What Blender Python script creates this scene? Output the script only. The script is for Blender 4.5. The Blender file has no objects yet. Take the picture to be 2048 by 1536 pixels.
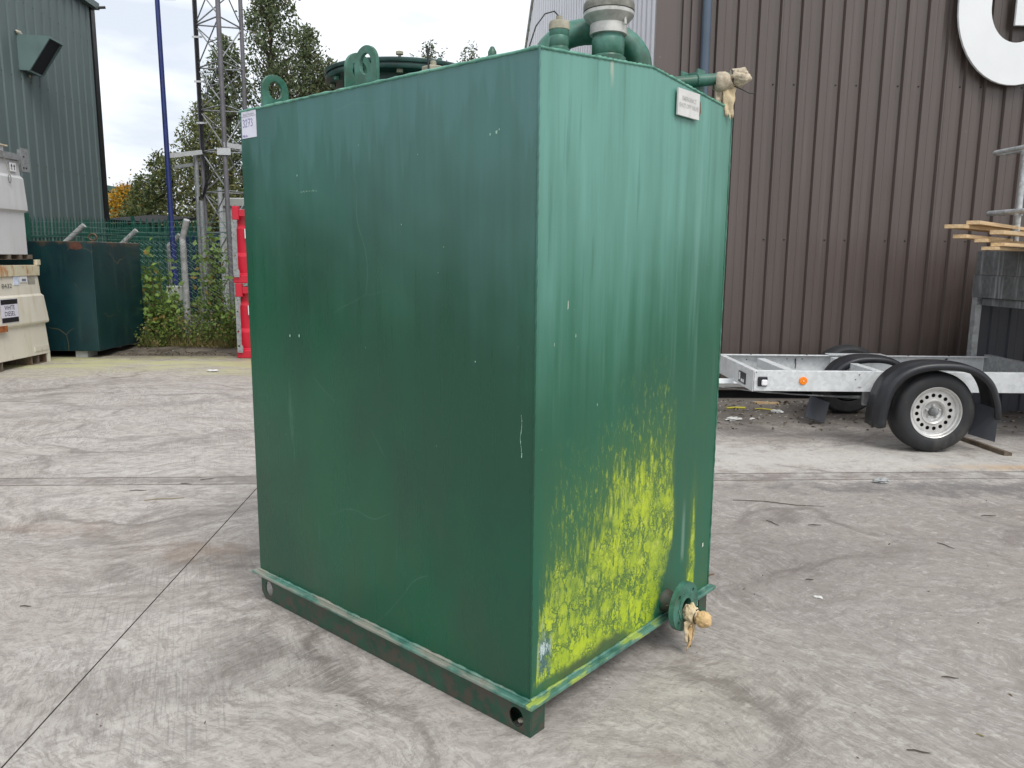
import bpy, math, random
import numpy as np
from mathutils import Vector, Matrix, noise as mnoise
from mathutils.geometry import tessellate_polygon
R = math.radians
S = bpy.context.scene
COL = S.collection
random.seed(7)

# ------------------------------------------------------------------ camera, sky, sun, exposure
PITCH, ROLL, F = 0.16095, 0.00912, 1557.3
cam_d = bpy.data.cameras.new("camera"); cam = bpy.data.objects.new("camera", cam_d); COL.objects.link(cam)
cam_d.sensor_width = 36.0; cam_d.lens = F / 2048 * 36; cam_d.clip_start = .05; cam_d.clip_end = 3000
cp, sp, cr, sr = math.cos(PITCH), math.sin(PITCH), math.cos(ROLL), math.sin(ROLL)
right0, up0, fwd = Vector((1, 0, 0)), Vector((0, sp, cp)), Vector((0, cp, -sp))
rg = right0 * cr + up0 * sr; upv = -right0 * sr + up0 * cr
m = Matrix((rg, upv, -fwd)).transposed().to_4x4(); m.translation = (0, 0, 1.55)
cam.matrix_world = m
S.camera = cam
S.view_settings.view_transform = 'Standard'; S.view_settings.look = 'None'
S.view_settings.gamma = 1; S.view_settings.use_curve_mapping = False
S.view_settings.exposure = 0.58

SUN_AZ, SUN_EL = R(150), R(52)          # azimuth clockwise from +Y
w = bpy.data.worlds.new("World"); S.world = w; w.use_nodes = True
nt = w.node_tree; nt.nodes.clear()
def wn(t, **k):
    n = nt.nodes.new(t)
    for a, b in k.items(): setattr(n, a, b)
    return n
sky = wn('ShaderNodeTexSky', sky_type='NISHITA', sun_disc=False)
sky.sun_elevation = SUN_EL; sky.sun_rotation = SUN_AZ; sky.air_density = 1; sky.dust_density = 2
tc = wn('ShaderNodeTexCoord'); mp = wn('ShaderNodeMapping'); mp.inputs['Scale'].default_value = (1, 1, 3.2)
mp.inputs['Location'].default_value = (.35, .1, .55)
nz = wn('ShaderNodeTexNoise'); nz.inputs['Scale'].default_value = 2.7; nz.inputs['Detail'].default_value = 9; nz.inputs['Roughness'].default_value = .52; nz.inputs['Distortion'].default_value = .25
rp = wn('ShaderNodeValToRGB'); e = rp.color_ramp.elements
e[0].position = .37; e[0].color = (5.7, 6.1, 6.7, 1); e[1].position = .60; e[1].color = (11.5, 11.7, 12, 1)
e2 = rp.color_ramp.elements.new(.50); e2.color = (8.6, 8.8, 9.1, 1)
mx = wn('ShaderNodeMix', data_type='RGBA'); mx.inputs[0].default_value = .88
bg = wn('ShaderNodeBackground'); bg.inputs[1].default_value = .1
out = wn('ShaderNodeOutputWorld')
L = nt.links.new
L(tc.outputs['Generated'], mp.inputs[0]); L(mp.outputs[0], nz.inputs[0]); L(nz.outputs[0], rp.inputs[0])
L(sky.outputs[0], mx.inputs[6]); L(rp.outputs[0], mx.inputs[7]); L(mx.outputs[2], bg.inputs[0]); L(bg.outputs[0], out.inputs[0])
sd = bpy.data.lights.new("sun", 'SUN'); sd.energy = 1.4; sd.angle = R(26); sd.color = (1, .965, .91)
so = bpy.data.objects.new("sun", sd); COL.objects.link(so)
sdir = Vector((math.sin(SUN_AZ) * math.cos(SUN_EL), math.cos(SUN_AZ) * math.cos(SUN_EL), math.sin(SUN_EL)))
so.rotation_euler = sdir.to_track_quat('Z', 'Y').to_euler()
S.render.engine = 'CYCLES'; S.cycles.max_bounces = 6; S.cycles.diffuse_bounces = 3; S.cycles.glossy_bounces = 2; S.cycles.transmission_bounces = 3

# ------------------------------------------------------------------ material toolkit
class NT:
    def __init__(s, name, rough=.6, metal=0., spec=.5):
        s.m = bpy.data.materials.new(name); s.m.use_nodes = True; s.t = s.m.node_tree
        s.b = s.t.nodes['Principled BSDF']
        s.b.inputs['Roughness'].default_value = rough; s.b.inputs['Metallic'].default_value = metal
        s.b.inputs['Specular IOR Level'].default_value = spec
    def n(s, typ, ins=None, **props):
        n = s.t.nodes.new('ShaderNode' + typ)
        for k, v in props.items(): setattr(n, k, v)
        for k, v in (ins or {}).items(): s.set(n.inputs[k], v)
        return n
    def set(s, sock, v):
        if isinstance(v, bpy.types.NodeSocket): s.t.links.new(v, sock)
        elif isinstance(v, (tuple, list)) and sock.type == 'RGBA': sock.default_value = tuple(v)[:3] + (1,)
        else: sock.default_value = v
    def coord(s, kind='Object', scale=(1, 1, 1), loc=(0, 0, 0), rot=(0, 0, 0), src=None):
        if src is None:
            if kind == 'World': src = s.n('NewGeometry').outputs['Position']
            else: src = s.n('TexCoord').outputs[kind]
        return s.n('Mapping', {0: src, 'Location': loc, 'Rotation': rot, 'Scale': scale}).outputs[0]
    def noise(s, vec, scale, detail=4, rough=.55, dist=0., out=0):
        return s.n('TexNoise', {'Vector': vec, 'Scale': scale, 'Detail': detail, 'Roughness': rough, 'Distortion': dist}).outputs[out]
    def vor(s, vec, scale, feature='F1', out=0):
        return s.n('TexVoronoi', {'Vector': vec, 'Scale': scale}, feature=feature).outputs[out]
    def math(s, op, a, b=0., c=None, clamp=False):
        d = {0: a, 1: b}
        if c is not None: d[2] = c
        return s.n('Math', d, operation=op, use_clamp=clamp).outputs[0]
    def ramp(s, x, a, b, lo=0., hi=1.):
        return s.n('MapRange', {0: x, 1: a, 2: b, 3: lo, 4: hi}, interpolation_type='SMOOTHSTEP').outputs[0]
    def lin(s, x, a, b, lo=0., hi=1.):
        return s.n('MapRange', {0: x, 1: a, 2: b, 3: lo, 4: hi}).outputs[0]
    def mix(s, f, a, b):
        n = s.n('Mix', data_type='RGBA'); s.set(n.inputs[0], f); s.set(n.inputs[6], a); s.set(n.inputs[7], b); return n.outputs[2]
    def sep(s, v): return s.n('SeparateXYZ', {0: v}).outputs
    def comb(s, x, y, z): return s.n('CombineXYZ', {0: x, 1: y, 2: z}).outputs[0]
    def vadd(s, a, b): return s.n('VectorMath', {0: a, 1: b}, operation='ADD').outputs[0]
    def vscale(s, a, f): 
        n = s.n('VectorMath', {0: a}, operation='SCALE'); s.set(n.inputs['Scale'], f); return n.outputs[0]
    def color(s, c): s.set(s.b.inputs['Base Color'], c); return s
    def rough(s, v): s.set(s.b.inputs['Roughness'], v); return s
    def bump(s, h, strength=.3, dist=.01, prev=None):
        n = s.n('Bump', {'Height': h, 'Strength': strength, 'Distance': dist})
        if prev is not None: s.set(n.inputs['Normal'], prev)
        s.set(s.b.inputs['Normal'], n.outputs[0]); return n.outputs[0]

def simple(name, col, rough=.6, metal=0., spec=.5, var=.25, scale=8, dirt=None, dirt_amt=.4, bump=.15):
    t = NT(name, rough, metal, spec)
    c = t.coord('Object'); n1 = t.noise(c, scale, 6, .6)
    a = tuple(x * (1 - var) for x in col); b = tuple(min(1, x * (1 + var)) for x in col)
    cc = t.mix(t.ramp(n1, .3, .7), a, b)
    if dirt:
        n2 = t.noise(t.coord('Object', scale=(1, 1, .35)), scale * .7, 7, .65)
        cc = t.mix(t.ramp(n2, .52, .72, 0, dirt_amt), cc, dirt)
    t.color(cc); t.rough(t.lin(n1, .3, .7, max(.05, rough - .08), min(1, rough + .08)))
    if bump: t.bump(t.noise(c, scale * 6, 4), bump, .004)
    return t.m

# --- tank paint: the side plate and the end plate
def tank_base(t):
    c = t.coord('Object'); X, Y, Z = t.sep(c)
    st = t.noise(t.coord('Object', scale=(9, 9, .55)), 1.6, 6, .6)            # vertical run marks
    st2 = t.noise(t.coord('Object', scale=(13, 13, 1.0), loc=(3, 5, 0)), 1.5, 5, .6)
    big = t.noise(c, 1.5, 3, .5)
    return c, X, Y, Z, st, st2, big
def tank_side():
    t = NT('tank_side_paint', .34, 0, .5)
    c, X, Y, Z, st, st2, big = tank_base(t)
    base = t.mix(t.ramp(big, .38, .66), (.0055, .062, .034), (.0035, .084, .039))
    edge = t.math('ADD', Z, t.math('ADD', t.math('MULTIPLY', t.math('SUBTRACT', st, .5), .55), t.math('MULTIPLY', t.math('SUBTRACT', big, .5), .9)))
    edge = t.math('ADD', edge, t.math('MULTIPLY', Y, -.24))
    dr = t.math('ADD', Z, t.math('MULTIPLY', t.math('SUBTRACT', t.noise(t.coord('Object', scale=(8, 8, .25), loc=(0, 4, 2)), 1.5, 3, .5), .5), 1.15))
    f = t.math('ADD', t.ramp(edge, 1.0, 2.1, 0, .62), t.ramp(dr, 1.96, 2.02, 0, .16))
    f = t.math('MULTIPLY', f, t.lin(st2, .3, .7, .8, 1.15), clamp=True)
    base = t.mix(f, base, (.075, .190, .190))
    # grime low on the plate
    g = t.math('MULTIPLY', t.ramp(Z, 1.1, .2), t.ramp(t.noise(t.coord('Object', scale=(1, 2.2, 1)), 2.4, 7, .6), .38, .66))
    base = t.mix(t.math('MULTIPLY', g, .28), base, (.033, .058, .032))
    # thin run marks, specks
    run = t.math('MULTIPLY', t.ramp(st2, .63, .72), t.ramp(t.noise(c, 1.1, 2), .45, .6))
    base = t.mix(t.math('MULTIPLY', run, .18), base, (.10, .22, .16))
    sp_ = t.ramp(t.vor(c, 26), .06, .035); rnd = t.ramp(t.noise(c, 9, 1), .60, .64)
    base = t.mix(t.math('MULTIPLY', t.math('MULTIPLY', sp_, rnd), .7), base, (.35, .48, .40))
    # hairline scratches
    sc = t.vor(t.vadd(t.coord('Object', scale=(1, .55, 1.3), loc=(.3, .1, .7)), t.vscale(t.noise(c, 1.5, 2, out=1), .35)), 1.15, 'DISTANCE_TO_EDGE')
    base = t.mix(t.math('MULTIPLY', t.ramp(sc, .0022, .0008), t.ramp(t.noise(c, 2.1, 2), .50, .58, 0, .18)), base, (.14, .26, .2))
    t.color(base)
    t.rough(t.math('ADD', t.lin(f, 0, 1, .27, .5), t.lin(st, .3, .7, -.03, .06)))
    b = t.bump(t.noise(c, 2.2, 2), .55, .012)
    b = t.bump(t.noise(c, 190, 3), .10, .0015, b)
    t.bump(t.noise(t.coord('Object', scale=(40, 40, 4)), 2, 3), .10, .001, b)
    return t.m
def tank_end():
    t = NT('tank_end_paint', .42, 0, .5)
    c, X, Y, Z, st, st2, big = tank_base(t)
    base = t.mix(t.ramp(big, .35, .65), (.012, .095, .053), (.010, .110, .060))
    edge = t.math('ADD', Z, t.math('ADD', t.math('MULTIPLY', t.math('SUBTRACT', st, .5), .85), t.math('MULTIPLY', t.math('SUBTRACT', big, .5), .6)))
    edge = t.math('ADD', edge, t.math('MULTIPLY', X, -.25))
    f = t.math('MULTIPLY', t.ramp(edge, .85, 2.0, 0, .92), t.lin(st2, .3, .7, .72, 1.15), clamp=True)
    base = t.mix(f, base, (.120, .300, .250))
    pale = t.ramp(t.noise(t.coord('Object', scale=(7, 7, .3), loc=(2, 0, 1)), 1.6, 4), .56, .68, 0, .28)
    base = t.mix(t.math('MULTIPLY', pale, t.ramp(Z, .8, 1.5)), base, (.19, .37, .33))
    dk = t.ramp(t.noise(t.coord('Object', scale=(14, 14, .8), loc=(7, 0, 1)), 1.5, 4), .60, .66, 0, .3)
    base = t.mix(dk, base, (.02, .10, .065))
    # white run under the filler pipe
    run = t.math('MULTIPLY', t.ramp(t.math('ABSOLUTE', t.math('SUBTRACT', t.math('ADD', X, t.math('MULTIPLY', t.math('SUBTRACT', t.noise(c, 14, 2), .5), .02)), .365)), .014, .003), t.ramp(Z, 2.07, 2.17))
    base = t.mix(t.math('MULTIPLY', run, .7), base, (.42, .44, .36))
    # faint grime haze
    gr = t.math('MULTIPLY', t.ramp(Z, 1.5, .5), t.ramp(t.noise(t.coord('Object', scale=(4, 4, 1.2)), 2.5, 6), .35, .7))
    base = t.mix(t.math('MULTIPLY', gr, .35), base, (.045, .095, .035))
    # ---- algae
    fc = t.n('FloatCurve'); cu = fc.mapping.curves[0]
    pts = [(0, .10), (.028, .16), (.035, .50), (.13, .62), (.2, .61), (.33, .66), (.47, .80), (.62, .83), (.80, .84), (.87, .80), (.905, .38), (.93, .0), (1.0, .0), (1.03, .42), (1.055, .56), (1.08, .42), (1.10, .0), (1.218, .0)]
    while len(cu.points) < len(pts): cu.points.new(.5, .5)
    for p, (a, b) in zip(cu.points, pts): p.location = (a / 1.218, b); p.handle_type = 'VECTOR'
    fc.mapping.update()
    wx = t.math('ADD', X, t.math('MULTIPLY', t.math('SUBTRACT', t.noise(t.coord('Object', scale=(1, 1, .5)), 9, 4), .5), .055))
    t.set(fc.inputs['Value'], t.math('DIVIDE', wx, 1.218))
    top = fc.outputs[0]
    d = t.math('SUBTRACT', top, Z)
    d = t.math('ADD', d, t.math('MULTIPLY', t.math('SUBTRACT', t.noise(c, 3.2, 4), .5), .22))
    strk = t.noise(t.coord('Object', scale=(16, 16, 3.2)), 2.2, 7, .68)
    dn = t.math('ADD', d, t.math('MULTIPLY', t.math('SUBTRACT', strk, .52), .95))
    solid = t.ramp(dn, -.03, .15)
    spk = t.math('MULTIPLY', t.math('MULTIPLY', t.ramp(t.noise(t.coord('Object', scale=(2, 2, .8)), 24, 6, .7), .52, .62), t.ramp(d, -.42, .02)), t.math('MULTIPLY', t.ramp(X, .02, .2), t.ramp(X, .90, .80)))
    solid = t.math('MAXIMUM', solid, t.math('MULTIPLY', spk, .55))
    # bottom right is cut off by a diagonal, and dirt sits along the foot
    br = t.ramp(t.math('SUBTRACT', t.math('ADD', t.math('ADD', t.math('MULTIPLY', Z, .50), .70), t.math('MULTIPLY', t.math('SUBTRACT', t.noise(c, 12, 7, .7), .5), .16)), wx), .0, .06)
    br = t.math('MAXIMUM', br, t.ramp(X, .98, 1.0))
    foot = t.math('SUBTRACT', Z, t.math('ADD', .165, t.math('MULTIPLY', t.math('SUBTRACT', t.noise(c, 8, 4), .5), .10)))
    foot = t.math('ADD', foot, t.math('MULTIPLY', t.ramp(X, .5, .66), .07))
    ft = t.ramp(foot, -.005, .03)
    A = t.math('MULTIPLY', t.math('MULTIPLY', solid, br), ft)
    # crackle: wrinkled dark threads where the paint shows through
    wv = t.vadd(t.coord('Object', scale=(1, 1, .42)), t.vscale(t.n('VectorMath', {0: t.noise(c, 13, 5, .7, out=1), 1: (.5, .5, .5)}, operation='SUBTRACT').outputs[0], .075))
    ck = t.vor(wv, 24, 'DISTANCE_TO_EDGE'); ck2 = t.vor(wv, 58, 'DISTANCE_TO_EDGE')
    wm = t.ramp(t.noise(c, 7, 3), .36, .62)
    cr1 = t.math('MULTIPLY', t.ramp(ck, .085, .02), wm)
    cr2 = t.math('MULTIPLY', t.ramp(ck2, .15, .03), t.ramp(t.noise(c, 10, 3), .40, .62))
    hole = t.ramp(t.noise(t.coord('Object', scale=(13, 13, 5), loc=(1, 2, 3)), 3.1, 5, .6), .61, .66)
    crk = t.math('MAXIMUM', t.math('MAXIMUM', t.math('MULTIPLY', cr1, .95), t.math('MULTIPLY', cr2, .9)), t.math('MULTIPLY', hole, .9))
    A2 = t.math('MULTIPLY', A, t.math('SUBTRACT', 1, crk), clamp=True)
    ac = t.mix(t.ramp(t.noise(t.coord('Object', scale=(1, 1, .5)), 7, 8, .7), .34, .66), (.20, .30, .030), (.42, .52, .022))
    ac = t.mix(t.ramp(t.noise(c, 19, 6, .7), .50, .66, 0, .6), ac, (.46, .53, .10))
    ac = t.mix(t.ramp(t.noise(c, 33, 5, .7), .56, .66, 0, .5), ac, (.12, .17, .02))
    ac = t.mix(t.ramp(Z, .42, .16, 0, .5), ac, (.40, .53, .010))
    film = t.math('MULTIPLY', t.math('MULTIPLY', t.ramp(t.math('ADD', d, t.math('MULTIPLY', t.math('SUBTRACT', strk, .5), .5)), -.30, .18), br), t.ramp(X, .0, .12))
    col = t.mix(t.math('MULTIPLY', film, .62), base, (.075, .150, .028))      # thin film under the crust
    col = t.mix(A2, col, ac)
    # dirt along the foot
    dz = t.math('MULTIPLY', t.math('MULTIPLY', t.ramp(foot, .05, -.01), t.ramp(X, .08, .2)), t.ramp(X, .72, .5))
    dz = t.math('MULTIPLY', dz, t.ramp(t.noise(c, 12, 6, .7), .35, .6, .35, 1))
    col = t.mix(t.math('MULTIPLY', dz, .8), col, (.065, .085, .035))
    # flaked patch near the lower corner: white and blue-grey
    pn = t.noise(t.coord('Object', scale=(1, 1, .45)), 20, 7, .75)
    pm = t.math('MULTIPLY', t.math('MULTIPLY', t.ramp(t.math('ABSOLUTE', t.math('SUBTRACT', X, .070)), .044, .016), t.ramp(Z, .15, .19)), t.ramp(Z, .42, .28))
    col = t.mix(t.math('MULTIPLY', pm, t.ramp(pn, .44, .50)), col, (.055, .13, .13))
    col = t.mix(t.math('MULTIPLY', pm, t.ramp(pn, .53, .58)), col, (.45, .55, .53))
    # pale smear near the right
    sm = t.math('MULTIPLY', t.ramp(t.math('ABSOLUTE', t.math('SUBTRACT', X, .975)), .02, .002), t.math('MULTIPLY', t.ramp(Z, .3, .36), t.ramp(Z, .62, .45)))
    col = t.mix(t.math('MULTIPLY', sm, .35), col, (.3, .4, .33))
    sp_ = t.ramp(t.vor(c, 30), .05, .03); rnd = t.ramp(t.noise(c, 9, 1), .60, .64)
    col = t.mix(t.math('MULTIPLY', t.math('MULTIPLY', sp_, rnd), .5), col, (.45, .55, .46))
    t.color(col)
    t.rough(t.math('ADD', t.lin(f, 0, 1, .33, .5), t.math('MULTIPLY', A2, .35)))
    b = t.bump(t.noise(c, 2.2, 2), .4, .012)
    b = t.bump(t.math('MULTIPLY', A, t.math('SUBTRACT', .6, crk)), .6, .003, b)
    b = t.bump(t.noise(t.coord('Object', scale=(20, 20, 3)), 3, 4), .10, .002, b)
    t.bump(t.noise(c, 160, 3), .06, .001, b)
    return t.m
def green_fit(name='green_fitting_paint', a=(.014, .095, .058), b=(.07, .21, .165), dirt=(.05, .055, .04), damt=.5, lo=.42, hi=.7):
    t = NT(name, .42)
    c = t.coord('Object'); n1 = t.noise(c, 11, 6, .6)
    col = t.mix(t.ramp(n1, .35, .7), a, b)
    col = t.mix(t.ramp(t.noise(c, 17, 7, .7), lo, hi, 0, damt), col, dirt)
    t.color(col); t.rough(t.lin(n1, .3, .7, .34, .52)); t.bump(t.noise(c, 90, 4), .2, .002)
    return t.m
def rim_mat():
    t = NT('rim_angle_paint', .45)
    c = t.coord('Object'); X, Y, Z = t.sep(c)
    col = t.mix(t.ramp(t.noise(c, 14, 6), .35, .65), (.030, .115, .085), (.095, .22, .175))
    yl = t.math('MULTIPLY', t.ramp(t.noise(t.coord('Object', scale=(1, 4, 4)), 9, 5), .46, .6), t.ramp(Y, .02, -.005))
    yl = t.math('MULTIPLY', yl, t.ramp(X, 1.0, .6))
    col = t.mix(t.math('MULTIPLY', yl, .75), col, (.34, .42, .05))
    dr = t.math('MULTIPLY', t.ramp(t.noise(t.coord('Object', scale=(4, .8, 4)), 5, 5), .44, .6), t.ramp(Y, .02, .1))
    col = t.mix(t.math('MULTIPLY', dr, .8), col, (.27, .25, .21))
    col = t.mix(t.ramp(t.noise(c, 23, 5), .66, .70, 0, .6), col, (.22, .10, .05))
    t.color(col); t.bump(t.noise(c, 60, 4), .3, .003)
    return t.m
M = {}
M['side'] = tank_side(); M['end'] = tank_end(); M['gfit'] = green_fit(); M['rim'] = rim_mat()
M['runner'] = green_fit('runner_paint', (.010, .050, .030), (.016, .075, .045), (.060, .050, .038), .9, .44, .58)
M['lid'] = green_fit('lid_paint', (.008, .036, .032), (.022, .070, .062), (.03, .035, .03), .4)
M['bead'] = green_fit('weld_bead_paint', (.07, .24, .175), (.16, .38, .29), (.02, .09, .06), .6, .5, .62)
M['void'] = simple('dark_void', (.006, .007, .008), .9, bump=0)
M['alu'] = simple('dull_aluminium', (.42, .42, .40), .5, .35, var=.2, scale=22, dirt=(.13, .12, .09), dirt_amt=.7)
M['gasket'] = simple('mossy_cap_rubber', (.16, .16, .14), .8, var=.4, scale=30, dirt=(.33, .33, .28), dirt_amt=.7)
M['beige'] = simple('grubby_beige_plastic', (.30, .28, .21), .6, var=.25, scale=30, dirt=(.10, .13, .08), dirt_amt=.6)
M['brass'] = simple('rusty_bolt_metal', (.18, .11, .07), .6, .4, var=.4, scale=40)
M['plastic'] = simple('black_plastic', (.013, .015, .019), .42, var=.15, scale=6, dirt=(.06, .06, .06), dirt_amt=.25)
M['rubber'] = simple('tyre_rubber', (.015, .016, .018), .62, var=.25, scale=9, dirt=(.085, .08, .07), dirt_amt=.5)
M['flap'] = simple('mudflap_rubber', (.035, .04, .05), .7, var=.15, scale=9, dirt=(.07, .06, .05), dirt_amt=.4)
M['rimsilver'] = simple('wheel_silver', (.55, .55, .54), .35, .45, var=.12, scale=12, dirt=(.28, .24, .19), dirt_amt=.55)
M['amber'] = simple('amber_reflector', (.85, .22, .008), .25, var=.1, scale=60, bump=.1)
M['lens'] = simple('clear_lamp_lens', (.75, .76, .78), .2, var=.1, scale=60, bump=.1)
M['white'] = simple('white_sign_panel', (.72, .735, .745), .4, var=.03, scale=2, dirt=(.62, .63, .62), dirt_amt=.25, bump=.02)
M['label'] = simple('paper_label', (.66, .66, .76), .5, var=.05, scale=12, bump=.03)
M['signplate'] = simple('weathered_sign_plate', (.58, .575, .56), .5, var=.08, scale=20, dirt=(.42, .41, .37), dirt_amt=.5, bump=.05)
M['fadeink'] = simple('faded_lettering', (.44, .44, .425), .6, var=.05, scale=20, bump=0)
M['ink'] = simple('black_print', (.015, .015, .018), .5, var=.1, scale=20, bump=0)
M['pen'] = simple('blue_marker_ink', (.10, .085, .32), .5, var=.1, scale=20, bump=0)
M['cable'] = simple('black_cable', (.012, .012, .015), .5, var=.2, scale=20, bump=0)
M['blue'] = simple('blue_pole_paint', (.018, .032, .15), .4, var=.15, scale=4, dirt=(.05, .06, .13), dirt_amt=.5)
M['blackmetal'] = simple('black_trim', (.008, .009, .010), .4, var=.2, scale=4)
M['red'] = simple('red_container_paint', (.50, .010, .032), .38, var=.12, scale=3, dirt=(.20, .035, .03), dirt_amt=.45)
M['cabinet'] = simple('pale_grey_cabinet', (.46, .48, .45), .5, var=.06, scale=3, dirt=(.3, .32, .28), dirt_amt=.4)
M['bluebox'] = simple('dark_blue_container', (.010, .030, .085), .5, var=.2, scale=2)
M['creamwall'] = simple('cream_cladding', (.60, .60, .42), .5, var=.06, scale=2)
M['bark'] = simple('bark', (.075, .062, .045), .9, var=.35, scale=12, bump=.5)
M['stem'] = simple('green_stem', (.075, .085, .030), .8, var=.35, scale=12)
M['wire'] = simple('galvanised_wire', (.20, .25, .23), .5, .2, var=.15, scale=12, bump=0)
M['wiregreen'] = simple('green_coated_wire', (.08, .17, .14), .5, var=.15, scale=12, bump=0)
M['palisade'] = simple('green_palisade_paint', (.012, .085, .060), .45, var=.2, scale=3, dirt=(.03, .12, .09), dirt_amt=.4)
M['post'] = simple('concrete_post', (.36, .37, .37), .7, var=.25, scale=9, dirt=(.16, .18, .15), dirt_amt=.5)
M['cloth'] = simple('grubby_cloth', (.44, .38, .29), .95, var=.25, scale=18, dirt=(.17, .13, .075), dirt_amt=.75, bump=.8)
M['cloth2'] = simple('tan_cloth', (.58, .40, .20), .95, var=.18, scale=16, dirt=(.40, .24, .10), dirt_amt=.6, bump=.8)
M['cloth3'] = simple('cream_cloth', (.56, .46, .30), .95, var=.15, scale=16, dirt=(.45, .34, .18), dirt_amt=.5, bump=.8)
M['paper'] = simple('paper_scrap', (.62, .62, .60), .8, var=.1, scale=20)
M['yellow'] = simple('yellow_strap', (.55, .48, .05), .7, var=.1, scale=20)
M['oldwood'] = simple('old_dark_wood', (.11, .085, .06), .85, var=.4, scale=14, dirt=(.26, .20, .13), dirt_amt=.5, bump=.5)

def galv(name='galvanised_steel', k=1., streak=False, rough=.42, metal=.35, lo=.24):
    t = NT(name, rough, metal)
    c = t.coord('Object')
    v = t.n('TexVoronoi', {'Vector': t.vadd(c, t.vscale(t.noise(c, 20, 3, out=1), .03)), 'Scale': 34.}).outputs['Color']
    g = t.sep(v)[0]; n1 = t.noise(c, 7, 6, .65)
    col = t.mix(t.math('ADD', t.math('MULTIPLY', g, .45), t.math('MULTIPLY', n1, .6)), (lo * k, (lo + .018) * k, (lo + .022) * k), (.62 * k, .64 * k, .65 * k))
    if streak: col = t.mix(t.ramp(t.noise(t.coord('Object', scale=(6, 6, .4)), 3, 5), .5, .72, 0, .5), col, (.50, .51, .53))
    col = t.mix(t.ramp(t.noise(c, 3.3, 7, .7), .55, .72, 0, .35), col, (.20 * k, .19 * k, .17 * k))
    t.color(col); t.rough(t.lin(g, 0, 1, rough - .1, rough + .1)); t.bump(n1, .15, .004)
    return t.m
M['galv'] = galv('trailer_galvanised', 1.12, rough=.5, metal=.1, lo=.42); M['galvdark'] = galv('platform_steel', .30, True, .55, .2); M['galvmast'] = galv('mast_steel', .62, metal=.2)
M['rail'] = galv('handrail_tube', .95, metal=.15)
M['mastleg'] = simple('mast_leg_grey', (.155, .15, .165), .55, .1, var=.15, scale=4, dirt=(.10, .10, .10), dirt_amt=.5)

def cladding(name, col, streak, rough=.35, spec=.5, var=.10, grime=(.03, .028, .024)):
    t = NT(name, rough, 0, spec)
    c = t.coord('World'); X, Y, Z = t.sep(c)
    n1 = t.noise(t.coord('World', scale=(30, 30, .5)), 1.3, 5, .6)
    n2 = t.noise(t.coord('World', scale=(1, 1, .4)), .8, 5, .6)
    cc = t.mix(t.ramp(n2, .3, .7), tuple(x * (1 - var) for x in col), tuple(x * (1 + var) for x in col))
    cc = t.mix(t.ramp(n1, .48, .78, 0, .55), cc, streak)
    cc = t.mix(t.math('MULTIPLY', t.ramp(Z, .9, .1), t.ramp(t.noise(c, 5, 6), .35, .6, 0, .7)), cc, grime)
    oi = t.n('ObjectInfo').outputs['Random']
    cc = t.mix(t.math('MULTIPLY', oi, .16), cc, streak)
    sp_ = t.math('MULTIPLY', t.ramp(t.vor(c, 5.5), .05, .02), t.ramp(t.noise(c, 3, 1), .55, .6))
    cc = t.mix(t.math('MULTIPLY', sp_, .4), cc, tuple(min(1, x * 3 + .1) for x in col))
    t.color(cc); t.rough(t.lin(n1, .3, .7, rough - .05, rough + .12))
    b = t.bump(t.noise(t.coord('World', scale=(3, 3, .5)), 1.5, 2), .25, .01)
    t.bump(t.noise(c, 60, 3), .06, .002, b)
    return t.m
M['brown'] = cladding('brown_cladding', (.077, .058, .051), (.115, .092, .085), .36, .6)
M['browntrim'] = cladding('brown_trim', (.092, .073, .067), (.11, .09, .085), .4, .5)
M['whiteclad'] = cladding('white_cladding', (.58, .58, .62), (.42, .42, .48), .4, .5, .04, (.4, .4, .4))
M['slate'] = simple('blue_grey_downpipe', (.065, .095, .135), .45, var=.12, scale=2)
M['greenclad'] = cladding('green_cladding', (.118, .158, .158), (.145, .188, .185), .45, .45, .08, (.06, .09, .08))
M['louvre'] = simple('louvre_hood_paint', (.13, .20, .195), .5, var=.08, scale=3, dirt=(.07, .11, .1), dirt_amt=.4)
M['mesh'] = simple('louvre_mesh', (.018, .017, .028), .7, var=.2, scale=60)
M['mastic'] = simple('old_sealant', (.50, .47, .38), .8, var=.2, scale=40)
M['farclad'] = simple('dark_teal_paint', (.005, .050, .056), .30, var=.2, scale=2, dirt=(.015, .075, .075), dirt_amt=.6)

def rusty(name, col, rust=(.30, .11, .03), amt=.8, zlo=.0, zhi=1., grime=(.30, .27, .18), scale=5, lo=.53, hi=.66):
    t = NT(name, .45)
    c = t.coord('Object'); X, Y, Z = t.sep(c)
    cc = t.mix(t.ramp(t.noise(c, 2.5, 5), .3, .7), tuple(x * .93 for x in col), col)
    cc = t.mix(t.ramp(t.noise(t.coord('Object', scale=(7, 7, .6)), 1.3, 6, .6), .50, .75, 0, .45), cc, grime)
    rn = t.noise(t.coord('Object', scale=(3, 3, .8), loc=(1, 4, 2)), scale, 8, .7)
    cc = t.mix(t.math('MULTIPLY', t.ramp(rn, lo, hi, 0, amt), t.ramp(Z, zlo, zhi)), cc, rust)
    t.color(cc); t.bump(t.noise(c, 30, 4), .12, .004)
    return t.m
M['cream'] = rusty('cream_tank_paint', (.66, .635, .545), amt=.5, zlo=-1, zhi=-.5, lo=.60, hi=.72, grime=(.42, .37, .24))
M['creamlid'] = rusty('rusty_cream_lid', (.64, .60, .44), (.42, .17, .04), .9, -1, -.5, lo=.47, hi=.62, scale=4)
M['whitetank'] = rusty('white_tank_paint', (.60, .61, .62), amt=.12, zlo=-1, zhi=-.5, grime=(.45, .46, .44), lo=.64, hi=.78)
M['rustskid'] = rusty('dirty_skid', (.16, .14, .11), (.12, .06, .03), .8, -1, -.5, grime=(.07, .06, .05), lo=.45, hi=.6)
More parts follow.
